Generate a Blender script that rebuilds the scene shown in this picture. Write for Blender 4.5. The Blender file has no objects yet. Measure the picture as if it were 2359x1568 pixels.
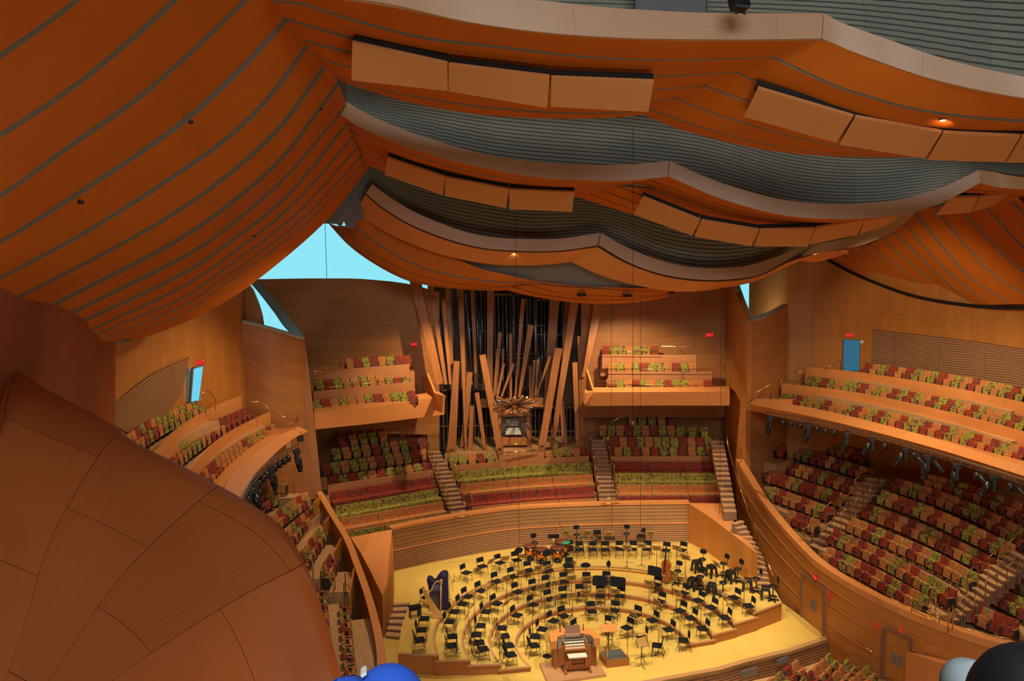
import bpy, math, random
from mathutils import Vector, Matrix
random.seed(7)
S = bpy.context.scene
COL = S.collection
# ---------------------------------------------------------------- camera
FPX = 1800.0; HC = 16.5
_up = Vector((-278., 21500., 1800.)).normalized()
_fw = Vector((0, 0, -1)); _yv = (_fw - _fw.dot(_up) * _up).normalized(); _xv = _yv.cross(_up)
RW = Matrix((_xv, _yv, _up))                     # camera axes -> world axes
cam = bpy.data.cameras.new('camera'); camo = bpy.data.objects.new('camera', cam); COL.objects.link(camo)
cam.sensor_fit = 'HORIZONTAL'; cam.sensor_width = 36.0; cam.lens = 36.0 * FPX / 2359.0
cam.clip_start = 0.05; cam.clip_end = 300
camo.matrix_world = Matrix.Translation((0, 0, HC)) @ RW.to_4x4()
S.camera = camo
# ---------------------------------------------------------------- colour, world, lights
S.view_settings.view_transform = 'Standard'; S.view_settings.look = 'None'
S.view_settings.gamma = 1.0; S.view_settings.use_curve_mapping = False
S.view_settings.exposure = 0.0
w = bpy.data.worlds.new('sky'); S.world = w; w.use_nodes = True
bg = w.node_tree.nodes['Background']; bg.inputs[0].default_value = (.30, .80, .93, 1); bg.inputs[1].default_value = 1.0
def spot(loc, tgt, power, ang, col=(1, .80, .55), r=.25, blend=.6):
    l = bpy.data.lights.new('house_and_fill_spot', 'SPOT'); l.energy = power; l.color = col
    l.spot_size = math.radians(ang); l.spot_blend = blend; l.shadow_soft_size = r
    o = bpy.data.objects.new('house_and_fill_spot', l); COL.objects.link(o); o.location = loc
    o.rotation_euler = (Vector(tgt) - Vector(loc)).to_track_quat('-Z', 'Y').to_euler(); return o
def area(loc, tgt, power, sx, sy, col):
    l = bpy.data.lights.new('soft_light', 'AREA'); l.energy = power; l.color = col; l.shape = 'RECTANGLE'; l.size = sx; l.size_y = sy
    o = bpy.data.objects.new('soft_light', l); COL.objects.link(o); o.location = loc
    o.rotation_euler = (Vector(tgt) - Vector(loc)).to_track_quat('-Z', 'Y').to_euler(); return o
WARM = (1, .78, .46); SWARM = (1, .86, .58)
# ceiling spots, tucked behind the hanging panels
spot((0, 26.5, 21.0), (4, 37, 0), 7800, 50, SWARM)
spot((4.5, 26.5, 21.0), (5, 38, 0), 7800, 50, SWARM)
spot((11, 26.5, 20.6), (6, 37, 0), 6500, 55, SWARM)
spot((16.2, 33.2, 18.4), (18, 37, 4), 4200, 110, WARM)
spot((12, 26, 19.8), (17, 33, 4), 2300, 60, WARM)
spot((13.5, 35.2, 16.8), (23.5, 42, 12.0), 1500, 72, WARM, .1)  # extra spot added to brighten the upper right wall
spot((-4.5, 36.5, 19.8), (-9.5, 32, 5), 4500, 95, WARM)
spot((-1, 44.2, 14.8), (-5.5, 48, 4), 3000, 105, WARM, .12, .5)
spot((6.8, 45.8, 14.6), (7.8, 51, 4), 2500, 112, WARM, .12, .5)
area((2, -8, 27), (3, 36, 18), 4300, 14, 6, (.80, .92, 1))  # cool daylight from high behind the camera
area((5, 6, 8), (4, 30, 22), 1200, 9, 5, (1, .74, .46))  # added warm fill standing in for light bounced off the arena floor
# ---------------------------------------------------------------- photo geometry helpers
def ray(px, py): return RW @ Vector((px - 1179.5, 784 - py, -FPX))
def G(px, py, z):
    r = ray(px, py); t = (z - HC) / r.z; return Vector((r.x * t, r.y * t, z))
def P(px, py, Y):
    r = ray(px, py); t = Y / r.y; return Vector((r.x * t, Y, HC + r.z * t))
def proj(p):
    c = RW.transposed() @ (Vector(p) - Vector((0, 0, HC))); return (1179.5 - c.x * FPX / c.z, 784 + c.y * FPX / c.z)
def ZAT(x, y, py):
    """height at which the vertical line over (x, y) reaches image row py"""
    lo, hi = -20, 60
    for _ in range(50):
        m = (lo + hi) / 2
        if proj((x, y, m))[1] > py: lo = m
        else: hi = m
    return lo
def crom(pts, n):
    """smooth resample of a polyline through Catmull-Rom, equal spacing"""
    p = [Vector(q) for q in pts]
    if len(p) == 2: return [p[0].lerp(p[1], i / (n - 1)) for i in range(n)]
    e = [p[0] * 2 - p[1]] + p + [p[-1] * 2 - p[-2]]; out = []
    for i in range(1, len(e) - 2):
        a, b, c, d = e[i - 1:i + 3]
        for k in range(12):
            t = k / 12
            out.append(.5 * ((2 * b) + (c - a) * t + (2 * a - 5 * b + 4 * c - d) * t * t + (3 * b - a - 3 * c + d) * t ** 3))
    out.append(p[-1]); L = [0]
    for i in range(1, len(out)): L.append(L[-1] + (out[i] - out[i - 1]).length)
    res = []; j = 0
    for i in range(n):
        s = L[-1] * i / (n - 1)
        while j < len(L) - 2 and L[j + 1] < s: j += 1
        f = (s - L[j]) / max(1e-9, L[j + 1] - L[j]); res.append(out[j].lerp(out[j + 1], min(1, max(0, f))))
    return res
def PC(pts, n=40):
    """curve from (px, py, depth) points"""
    return crom([P(*q) for q in pts], n)
def GC(pts, n=40): return crom([G(*q) for q in pts], n)
# ---------------------------------------------------------------- mesh builder
class MB:
    def __init__(s): s.v = []; s.f = []; s.m = []; s.u = []; s.s = []
    def face(s, idx, mi=0, uv=None, sm=False): s.f.append(idx); s.m.append(mi); s.u.append(uv); s.s.append(sm)
    def box(s, c, d, rot=None, mi=0, taper=1.0, tx=0, ty=0):
        """box centred on c with size d; the top may be tapered and shifted"""
        b = len(s.v)
        for sz in (-1, 1):
            k = taper if sz > 0 else 1
            for sx, sy in ((-1, -1), (1, -1), (1, 1), (-1, 1)):
                p = Vector((sx * d[0] / 2 * k + (tx if sz > 0 else 0), sy * d[1] / 2 * k + (ty if sz > 0 else 0), sz * d[2] / 2))
                if rot is not None: p = rot @ p
                s.v.append(p + Vector(c))
        for q in ((0, 3, 2, 1), (4, 5, 6, 7), (0, 1, 5, 4), (1, 2, 6, 5), (2, 3, 7, 6), (3, 0, 4, 7)): s.face([b + i for i in q], mi)
        return s
    def beam(s, a, b, w, h, mi=0, w2=None, h2=None, upv=(0, 0, 1)):
        a = Vector(a); b = Vector(b); d = (b - a).normalized(); u = Vector(upv)
        if abs(d.dot(u)) > .98: u = Vector((0, 1, 0))
        x = d.cross(u).normalized(); y = x.cross(d).normalized(); n = len(s.v)
        for p, ww, hh in ((a, w, h), (b, w2 or w, h2 or h)):
            for i, j in ((-1, -1), (1, -1), (1, 1), (-1, 1)): s.v.append(p + x * i * ww / 2 + y * j * hh / 2)
        for q in ((0, 3, 2, 1), (4, 5, 6, 7), (0, 1, 5, 4), (1, 2, 6, 5), (2, 3, 7, 6), (3, 0, 4, 7)): s.face([n + i for i in q], mi)
        return s
    def tube(s, pts, r, seg=6, mi=0, cap=True, r2=None):
        pts = [Vector(p) for p in pts]; n = len(pts); b = len(s.v); px = None
        for i, p in enumerate(pts):
            d = (pts[min(i + 1, n - 1)] - pts[max(i - 1, 0)]).normalized()
            if px is None: px = d.orthogonal().normalized()
            px = (px - d * px.dot(d)); px = px.normalized() if px.length > 1e-6 else d.orthogonal().normalized()
            y = d.cross(px); rr = r if r2 is None else r + (r2 - r) * i / (n - 1)
            for k in range(seg):
                a = 2 * math.pi * k / seg; s.v.append(p + px * math.cos(a) * rr + y * math.sin(a) * rr)
        for i in range(n - 1):
            for k in range(seg):
                s.face([b + i * seg + k, b + i * seg + (k + 1) % seg, b + (i + 1) * seg + (k + 1) % seg, b + (i + 1) * seg + k], mi, None, True)
        if cap:
            s.face([b + k for k in range(seg)][::-1], mi); s.face([b + (n - 1) * seg + k for k in range(seg)], mi)
        return s
    def lathe(s, prof, c=(0, 0, 0), seg=14, mi=0, rot=None):
        b = len(s.v); c = Vector(c)
        for r, z in prof:
            for k in range(seg):
                a = 2 * math.pi * k / seg; p = Vector((r * math.cos(a), r * math.sin(a), z))
                if rot is not None: p = rot @ p
                s.v.append(p + c)
        for i in range(len(prof) - 1):
            for k in range(seg):
                s.face([b + i * seg + k, b + i * seg + (k + 1) % seg, b + (i + 1) * seg + (k + 1) % seg, b + (i + 1) * seg + k], mi, None, True)
        if prof[0][0] > 1e-4: s.face([b + k for k in range(seg)][::-1], mi)
        if prof[-1][0] > 1e-4: s.face([b + (len(prof) - 1) * seg + k for k in range(seg)], mi)
        return s
    def loft(s, rows, mi=0, sm=True, u0=0, v0=0):
        """skin between sampled curves of the same length; uv in metres"""
        b = len(s.v); n = len(rows[0])
        for r in rows: s.v.extend([Vector(p) for p in r])
        mid = rows[len(rows) // 2]; U = [u0]
        for i in range(1, n): U.append(U[-1] + (Vector(mid[i]) - Vector(mid[i - 1])).length)
        V = [v0]; k = n // 2
        for i in range(1, len(rows)): V.append(V[-1] + (Vector(rows[i][k]) - Vector(rows[i - 1][k])).length)
        for i in range(len(rows) - 1):
            for j in range(n - 1):
                s.face([b + i * n + j, b + i * n + j + 1, b + (i + 1) * n + j + 1, b + (i + 1) * n + j], mi,
                       [(U[j], V[i]), (U[j + 1], V[i]), (U[j + 1], V[i + 1]), (U[j], V[i + 1])], sm)
        return s
    def prism(s, poly, z0, z1, mi=0):
        """vertical prism; z1 may be a list of heights per corner"""
        n = len(poly); b = len(s.v); zz = z1 if isinstance(z1, (list, tuple)) else [z1] * n
        ar = sum(poly[i][0] * poly[(i + 1) % n][1] - poly[(i + 1) % n][0] * poly[i][1] for i in range(n))
        if ar < 0: poly = poly[::-1]; zz = zz[::-1]
        for p in poly: s.v.append(Vector((p[0], p[1], z0)))
        for p, z in zip(poly, zz): s.v.append(Vector((p[0], p[1], z)))
        s.face(list(range(b, b + n))[::-1], mi); s.face(list(range(b + n, b + 2 * n)), mi)
        for i in range(n): j = (i + 1) % n; s.face([b + i, b + j, b + n + j, b + n + i], mi)
        return s
    def wallstrip(s, pts, h0, h1, th, mi=0, side=1):
        """thick wall along plan curve pts with base heights h0 and top heights h1 (numbers or lists)"""
        n = len(pts); g = lambda h, i: h[i] if isinstance(h, (list, tuple)) else h
        A = []; B = []
        for i, p in enumerate(pts):
            a = Vector(pts[max(i - 1, 0)][:2]); c = Vector(pts[min(i + 1, n - 1)][:2]); d = (c - a).normalized(); nn = Vector((-d.y, d.x)) * side * th
            A.append((p[0], p[1])); B.append((p[0] + nn.x, p[1] + nn.y))
        r0 = [(A[i][0], A[i][1], g(h0, i)) for i in range(n)]; r1 = [(A[i][0], A[i][1], g(h1, i)) for i in range(n)]
        r2 = [(B[i][0], B[i][1], g(h1, i)) for i in range(n)]; r3 = [(B[i][0], B[i][1], g(h0, i)) for i in range(n)]
        s.loft([r0, r1], mi, False); s.loft([r1, r2], mi, False); s.loft([r2, r3], mi, False); s.loft([r3, r0], mi, False)
        for e in (0, n - 1):
            b = len(s.v); s.v += [Vector(r0[e]), Vector(r1[e]), Vector(r2[e]), Vector(r3[e])]; s.face([b, b + 1, b + 2, b + 3], mi)
        return s
    def mesh(s, name, mats):
        me = bpy.data.meshes.new(name); me.from_pydata([tuple(v) for v in s.v], [], s.f); me.validate(clean_customdata=False)
        if not isinstance(mats, (list, tuple)): mats = [mats]
        for m in mats: me.materials.append(m)
        uvl = me.uv_layers.new(name='UVMap'); d = uvl.data
        if len(me.polygons) == len(s.f):
            for p in me.polygons:
                p.material_index = s.m[p.index]; p.use_smooth = s.s[p.index]; uv = s.u[p.index]
                for k, li in enumerate(p.loop_indices):
                    if uv: d[li].uv = uv[k]
                    else:
                        co = me.vertices[me.loops[li].vertex_index].co; nx, ny, nz = map(abs, p.normal)
                        d[li].uv = (co.x, co.y) if nz >= max(nx, ny) else ((co.y, co.z) if nx > ny else (co.x, co.z))
        return me
    def build(s, name, mats, parent=None, loc=None, rz=None, bevel=0, solid=0):
        o = bpy.data.objects.new(name, s.mesh(name, mats)); COL.objects.link(o)
        if parent is not None: o.parent = parent
        if loc is not None: o.location = loc
        if rz is not None: o.rotation_euler = (0, 0, rz)
        if solid:
            m = o.modifiers.new('thickness', 'SOLIDIFY'); m.thickness = solid; m.offset = 0; e = o.modifiers.new('crease', 'EDGE_SPLIT'); e.split_angle = math.radians(35)
        if bevel:
            m = o.modifiers.new('bevel', 'BEVEL'); m.width = bevel; m.segments = 2; m.limit_method = 'ANGLE'
        return o
def tag(o, label, cat=None, group=None, kind=None):
    if label: o['label'] = label
    if cat: o['category'] = cat
    if group: o['group'] = group
    if kind: o['kind'] = kind
    return o
def thing(name, label, cat, loc=(0, 0, 0), rz=0, group=None):
    o = bpy.data.objects.new(name, None); COL.objects.link(o); o.empty_display_size = .2; o.location = loc; o.rotation_euler = (0, 0, rz)
    return tag(o, label, cat, group)
def struct(o, label, cat='structure'): return tag(o, label, cat, None, 'structure')
def copy_tree(o, parent=None):
    c = o.copy(); COL.objects.link(c); c.parent = parent
    for ch in o.children: copy_tree(ch, c)
    return c
def RZ(a): return Matrix.Rotation(a, 3, 'Z')
def RX(a): return Matrix.Rotation(a, 3, 'X')
def RY(a): return Matrix.Rotation(a, 3, 'Y')
# ---------------------------------------------------------------- materials
def N(nt, t, **k):
    n = nt.nodes.new(t)
    for a, b in k.items(): setattr(n, a, b)
    return n
def base(name, col, rough=.5, metal=0, spec=.5):
    m = bpy.data.materials.new(name); m.use_nodes = True; b = m.node_tree.nodes['Principled BSDF']
    b.inputs['Base Color'].default_value = (*col, 1); b.inputs['Roughness'].default_value = rough; b.inputs['Metallic'].default_value = metal
    b.inputs['Specular IOR Level'].default_value = spec
    return m, m.node_tree, b
def flat(name, col, rough=.5, metal=0, spec=.5, var=.12, scale=6):
    m, nt, b = base(name, col, rough, metal, spec)
    tc = N(nt, 'ShaderNodeTexCoord'); no = N(nt, 'ShaderNodeTexNoise'); no.inputs['Scale'].default_value = scale; no.inputs['Detail'].default_value = 3
    nt.links.new(tc.outputs['Object'], no.inputs['Vector'])
    mx = N(nt, 'ShaderNodeMix', data_type='RGBA'); mx.inputs[6].default_value = (*[c * (1 - var) for c in col], 1); mx.inputs[7].default_value = (*[min(1, c * (1 + var)) for c in col], 1)
    nt.links.new(no.outputs['Fac'], mx.inputs[0]); nt.links.new(mx.outputs[2], b.inputs['Base Color']); return m
def wood(name, c1, c2, panel=(2.4, .9), gap=.012, grain=(1.2, 26), rough=.42, gapcol=None, off=.5, gv=.16, slats=None, rot=0, vary=1.0, spec=.35):
    """veneered panels: colour changes board by board, fine grain along u, thin dark joints; slats = (pitch, depth colour)"""
    m, nt, b = base(name, c1, rough, 0, spec); L = nt.links.new
    tc = N(nt, 'ShaderNodeTexCoord'); mp = N(nt, 'ShaderNodeMapping'); mp.inputs['Rotation'].default_value = (0, 0, rot); L(tc.outputs['UV'], mp.inputs['Vector'])
    br = N(nt, 'ShaderNodeTexBrick'); L(mp.outputs[0], br.inputs['Vector'])
    br.inputs['Scale'].default_value = 1; br.inputs['Brick Width'].default_value = panel[0]; br.inputs['Row Height'].default_value = panel[1]
    br.inputs['Mortar Size'].default_value = gap; br.inputs['Mortar Smooth'].default_value = .2; br.offset = off
    br.inputs['Color1'].default_value = (0, 0, 0, 1); br.inputs['Color2'].default_value = (1, 1, 1, 1); br.inputs['Mortar'].default_value = (.5, .5, .5, 1)
    g = N(nt, 'ShaderNodeMapping'); g.inputs['Scale'].default_value = (grain[0], grain[1], 1); L(mp.outputs[0], g.inputs['Vector'])
    no = N(nt, 'ShaderNodeTexNoise'); no.inputs['Scale'].default_value = 1; no.inputs['Detail'].default_value = 5; no.inputs['Roughness'].default_value = .65; L(g.outputs[0], no.inputs['Vector'])
    n2 = N(nt, 'ShaderNodeTexNoise'); n2.inputs['Scale'].default_value = .5; L(mp.outputs[0], n2.inputs['Vector'])
    a = N(nt, 'ShaderNodeMath', operation='MULTIPLY_ADD'); L(no.outputs['Fac'], a.inputs[0]); a.inputs[1].default_value = .9; L(n2.outputs['Fac'], a.inputs[2])
    a2 = N(nt, 'ShaderNodeMath', operation='MULTIPLY_ADD'); L(br.outputs['Color'], a2.inputs[0]); a2.inputs[1].default_value = .55 * vary; L(a.outputs[0], a2.inputs[2])
    r = N(nt, 'ShaderNodeMapRange'); r.inputs['From Min'].default_value = .55; r.inputs['From Max'].default_value = 1.45; L(a2.outputs[0], r.inputs['Value'])
    mx = N(nt, 'ShaderNodeMix', data_type='RGBA'); mx.inputs[6].default_value = (*c2, 1); mx.inputs[7].default_value = (*c1, 1); L(r.outputs[0], mx.inputs[0])
    out = mx.outputs[2]
    if gap > 0:
        m2 = N(nt, 'ShaderNodeMix', data_type='RGBA'); m2.inputs[7].default_value = (*(gapcol or [c * .3 for c in c2]), 1)
        L(br.outputs['Fac'], m2.inputs[0]); L(out, m2.inputs[6]); out = m2.outputs[2]
    if slats:
        sp = N(nt, 'ShaderNodeSeparateXYZ'); L(mp.outputs[0], sp.inputs[0])
        d = N(nt, 'ShaderNodeMath', operation='DIVIDE'); L(sp.outputs['Y'], d.inputs[0]); d.inputs[1].default_value = slats[0]
        fr = N(nt, 'ShaderNodeMath', operation='FRACT'); L(d.outputs[0], fr.inputs[0])
        gt = N(nt, 'ShaderNodeMath', operation='LESS_THAN'); L(fr.outputs[0], gt.inputs[0]); gt.inputs[1].default_value = slats[2] if len(slats) > 2 else .35
        m3 = N(nt, 'ShaderNodeMix', data_type='RGBA'); m3.inputs[7].default_value = (*slats[1], 1); L(gt.outputs[0], m3.inputs[0]); L(out, m3.inputs[6]); out = m3.outputs[2]
        bp = N(nt, 'ShaderNodeBump'); bp.inputs['Strength'].default_value = .5; bp.inputs['Distance'].default_value = .02; bp.invert = True
        L(gt.outputs[0], bp.inputs['Height']); L(bp.outputs[0], b.inputs['Normal'])
    L(out, b.inputs['Base Color']); return m
def fabric(name, a, bcol, c, sc=9.0, t=(.47, .60)):
    """leafy camouflage upholstery, shifted per object so no two seats match"""
    m, nt, b = base(name, a, .9, 0, .15); L = nt.links.new
    tc = N(nt, 'ShaderNodeTexCoord'); oi = N(nt, 'ShaderNodeObjectInfo'); ge = N(nt, 'ShaderNodeNewGeometry')
    ad = N(nt, 'ShaderNodeVectorMath', operation='MULTIPLY_ADD'); L(ge.outputs['Position'], ad.inputs[0]); ad.inputs[1].default_value = (1, 1, 1)
    cb = N(nt, 'ShaderNodeCombineXYZ'); ml = N(nt, 'ShaderNodeMath', operation='MULTIPLY'); L(oi.outputs['Random'], ml.inputs[0]); ml.inputs[1].default_value = 40
    L(ml.outputs[0], cb.inputs[0]); L(ml.outputs[0], cb.inputs[2]); L(cb.outputs[0], ad.inputs[2])
    n1 = N(nt, 'ShaderNodeTexNoise'); n1.inputs['Scale'].default_value = sc; n1.inputs['Detail'].default_value = 1; n1.inputs['Distortion'].default_value = 1.4; L(ad.outputs[0], n1.inputs['Vector'])
    ad2 = N(nt, 'ShaderNodeVectorMath', operation='ADD'); L(ad.outputs[0], ad2.inputs[0]); ad2.inputs[1].default_value = (13, 5, 9)
    n2 = N(nt, 'ShaderNodeTexNoise'); n2.inputs['Scale'].default_value = sc * 1.2; n2.inputs['Detail'].default_value = 1; n2.inputs['Distortion'].default_value = 1.6; L(ad2.outputs[0], n2.inputs['Vector'])
    def st(src, th):
        r = N(nt, 'ShaderNodeMapRange'); r.inputs['From Min'].default_value = th - .02; r.inputs['From Max'].default_value = th + .02; L(src, r.inputs['Value']); return r.outputs[0]
    m1 = N(nt, 'ShaderNodeMix', data_type='RGBA'); m1.inputs[6].default_value = (*a, 1); m1.inputs[7].default_value = (*bcol, 1); L(st(n1.outputs['Fac'], t[0] + .05), m1.inputs[0])
    m2 = N(nt, 'ShaderNodeMix', data_type='RGBA'); m2.inputs[7].default_value = (*c, 1); L(m1.outputs[2], m2.inputs[6]); L(st(n2.outputs['Fac'], t[1] - .04), m2.inputs[0])
    L(m2.outputs[2], b.inputs['Base Color']); return m
def emit(name, col, s):
    m, nt, b = base(name, (.02, .02, .02), .5); b.inputs['Emission Color'].default_value = (*col, 1); b.inputs['Emission Strength'].default_value = s; return m
FIR = (.56, .205, .045); FIR2 = (.40, .125, .025)
M = dict(
    wall=wood('fir_wall_veneer', (.48, .19, .055), (.36, .125, .032), (2.6, .42), .004, (.8, 22)),
    wallv=wood('fir_wall_veneer_upright', (.54, .205, .04), (.42, .145, .025), (3.0, .5), .004, (.8, 22), rot=math.pi / 2),
    sail=wood('fir_ceiling_boards', (.62, .165, .015), (.50, .12, .010), (5, 9), 0.0, (.35, 14), vary=.5, rough=.6, spec=.18),
    fascia=wood('fir_fascia_cool_lit', (.50, .30, .17), (.42, .24, .13), (5.2, 9), .004, (.4, 16), vary=.4),  # fascia: cool daylight on the fir is put into this paler colour
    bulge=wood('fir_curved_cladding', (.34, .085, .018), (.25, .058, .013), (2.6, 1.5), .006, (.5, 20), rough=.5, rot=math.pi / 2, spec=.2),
    rail=wood('fir_rail_cap', (.74, .29, .09), (.62, .23, .065), (3, 9), .004, (.5, 20), rough=.3),
    slat=wood('slatted_acoustic_wood', (.44, .23, .11), (.32, .15, .07), (2.8, 9), .012, (.8, 20), slats=(.13, (.15, .07, .035), .38)),
    slatfine=wood('fine_slatted_wood', (.42, .22, .09), (.30, .14, .05), (4, 9), .0, (.8, 20), slats=(.21, (.13, .06, .02), .14)),
    lined=wood('banded_fir_wall', (.56, .22, .05), (.45, .165, .035), (400, 90), .0, (.8, 20), gapcol=(.78, .42, .2), off=0, vary=.4),
    grey=wood('grey_louvre', (.40, .38, .29), (.31, .29, .22), (4, 3), .004, (.5, 9), slats=(.18, (.10, .095, .075), .28), rough=.6),
    greytrim=flat('grey_reveal', (.17, .165, .155), .6), reveal=flat('daylit_grey_reveal', (.165, .175, .175), .7, 0, .2), dark=flat('dark_gap', (.006, .005, .005), .9), black=flat('black_paint', (.010, .010, .012), .45),  # reveal: cool daylight in the board joints is put into its grey
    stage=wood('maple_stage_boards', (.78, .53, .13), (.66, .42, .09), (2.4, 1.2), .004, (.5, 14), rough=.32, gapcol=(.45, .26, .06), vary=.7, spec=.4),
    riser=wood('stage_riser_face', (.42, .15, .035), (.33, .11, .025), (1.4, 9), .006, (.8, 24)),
    nosing=wood('riser_nosing', (.55, .29, .14), (.46, .23, .10), (6, 9), 0, (.8, 24)),
    oak=wood('oak_floor', (.66, .37, .17), (.50, .26, .11), (1.6, .11), .004, (.6, 14), rough=.35),
    step=wood('oak_step', (.62, .36, .18), (.50, .27, .13), (1.6, .2), .003, (.6, 14)),
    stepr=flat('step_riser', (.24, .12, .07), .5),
    brass=flat('brass', (.80, .52, .16), .22, 1), chrome=flat('chrome', (.75, .75, .78), .15, 1), steel=flat('pipe_metal', (.30, .28, .27), .35, .9),
    seatb=flat('black_upholstery', (.010, .011, .015), .8, 0, .2), plastic=flat('black_plastic', (.014, .014, .016), .35),
    part=wood('partition_fir', (.56, .23, .09), (.46, .17, .06), (3, 9), .003, (.8, 22)), desk=wood('stand_desk_wood', (.55, .33, .10), (.46, .26, .07), (3, 3), 0, (2, 50)),
    pipe=wood('organ_pipe_fir', (.52, .19, .05), (.36, .12, .03), (9, .16), .006, (.3, 40), rot=math.pi / 2),
    armp=flat('seat_end_panel', (.035, .022, .02), .6), armw=flat('armrest_wood', (.50, .20, .07), .4),
    green=fabric('green_leaf_fabric', (.30, .33, .035), (.15, .04, .055), (.42, .30, .06), 6.5),
    orange=fabric('orange_leaf_fabric', (.60, .13, .055), (.24, .22, .07), (.62, .25, .05), 6.5),
    red=fabric('red_navy_leaf_fabric', (.34, .042, .014), (.045, .055, .085), (.36, .06, .02), 6.0, (.50, .58)),
    cyan=emit('daylit_glass', (.12, .62, .85), 1.0), exit=emit('exit_red', (1, .03, .02), 1.6), blue=emit('daylit_doorway', (.03, .22, .38), .55),
    copper=flat('copper_kettle', (.72, .28, .10), .22, 1), drum=flat('drum_head', (.20, .045, .025), .35), cymbal=flat('cymbal', (.22, .19, .10), .3, .8),
    gold=wood('harp_gold', (.72, .42, .12), (.55, .28, .07), (9, 9), 0, (3, 40), rough=.25), navy=flat('navy_cover', (.016, .010, .06), .85),
    bass=flat('varnished_bass', (.34, .09, .02), .2), white=flat('ivory', (.75, .72, .62), .35), grey2=flat('grey_carpet', (.075, .078, .075), .9),
    teal=flat('green_cloth', (.02, .36, .18), .8), capblue=flat('blue_cap_cloth', (.02, .09, .52), .85), hair=flat('black_hair', (.006, .006, .007), .7),
    redbox=emit('red_call_light', (1, .02, .02), .35), fluff=flat('pale_knit', (.32, .36, .36), .95), creme=flat('pale_frame', (.40, .44, .36), .5),
    lamp=emit('lamp_glow', (1, .62, .35), 9), smoke=flat('lens_glass', (.05, .07, .09), .08))
# ================================================================ SETTING
CX, CY = 3.8, 33.4                               # centre of the riser arcs
LV = [(3.77, 0.0), (4.93, .22), (6.10, .44), (7.35, .66), (99, .88)]
def level(px, py, dz=0):
    """stage point under image point (px, py) that is dz above whichever riser lies there"""
    for i in range(4, -1, -1):
        z = LV[i][1]; p = G(px, py, z + dz); r = math.hypot(p.x - CX, p.y - CY); lo = LV[i - 1][0] if i else 0
        if lo - .05 <= r <= LV[i][0] + .05: p.z = z; return p
    p = G(px, py, dz); p.z = 0; return p
# stage floor slab
edge = [G(x, y, 0) for x, y in ((1521, 1568), (1657, 1543), (1725, 1523), (1820, 1500), (1908, 1471))]
poly = [(-1.5, 28.2), (1.95, 29.3)] + [(p.x, p.y) for p in edge] + [(13.75, 36.1), (13.3, 38), (12.9, 41), (10.3, 44.5), (0, 44.2), (-3.5, 42.9), (-6.9, 40.8), (-6.7, 35), (-5.6, 31.5), (-4.6, 28.4)]
mb = MB(); mb.prism(poly, -.12, 0, 0)
o = mb.build('floor', [M['stage']]); struct(o, 'yellow maple stage floor in front of the risers')
fr = [Vector((-1.5, 28.2, 0)), Vector((1.95, 29.3, 0))] + edge
ins = [Vector((p.x, p.y + .08, 0)) for p in fr]
mb = MB(); mb.wallstrip(fr, -.12, .005, .25, 0, 1); mb.build('trim_1', [M['nosing']]); struct(bpy.data.objects['trim_1'], 'pale wood nosing along the stage front edge')
mb = MB(); mb.wallstrip(ins, -1.2, -.12, .2, 0, 1); o = mb.build('wall_stage_front', [M['slat']]); struct(o, 'slatted dark wood stage front below the nosing')
for i, (a, b) in enumerate(((1560, 1614), (1707, 1742), (1790, 1816))):
    p = G(a, 1568 if i == 0 else (1551 if i == 1 else 1524), -.3); q = G(b, 1560 if i == 0 else (1541 if i == 1 else 1515), -.3)
    mb = MB(); mb.beam((p.x, p.y - .02, -.33), (q.x, q.y - .02, -.33), .05, .26); o = mb.build('vent_cover', [M['greytrim']]); tag(o, 'grey vent cover set in the slatted stage front, number %d from the left' % (i + 1) if 0 else ['leftmost', 'middle', 'rightmost'][i] + ' grey vent cover set in the slatted stage front', 'vent', 'vent covers in the stage front')
# risers
def arc(r, a0, a1, n=60): return [(CX + r * math.cos(math.radians(a0 + (a1 - a0) * i / (n - 1))), CY + r * math.sin(math.radians(a0 + (a1 - a0) * i / (n - 1)))) for i in range(n)]
def lineangle(r, left):
    """angle on circle r where the straight riser end lies"""
    L = [(-4.92, 31.33), (-3.09, 31.14), (-1.84, 31.15), (-.62, 31.19), (.57, 31.34)][::-1]; Rr = [(7.84, 33.15), (8.87, 33.63), (9.97, 34.19), (11.38, 35.01), (12.63, 35.83)]
    pts = L if left else Rr; best = None
    for i in range(4):
        for k in range(41):
            f = k / 40; x = pts[i][0] * (1 - f) + pts[i + 1][0] * f; y = pts[i][1] * (1 - f) + pts[i + 1][1] * f; e = abs(math.hypot(x - CX, y - CY) - r)
            if best is None or e < best[0]: best = (e, x, y)
    return math.degrees(math.atan2(best[2] - CY, best[1] - CX))
RR = [3.77, 4.93, 6.10, 7.35]
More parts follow.
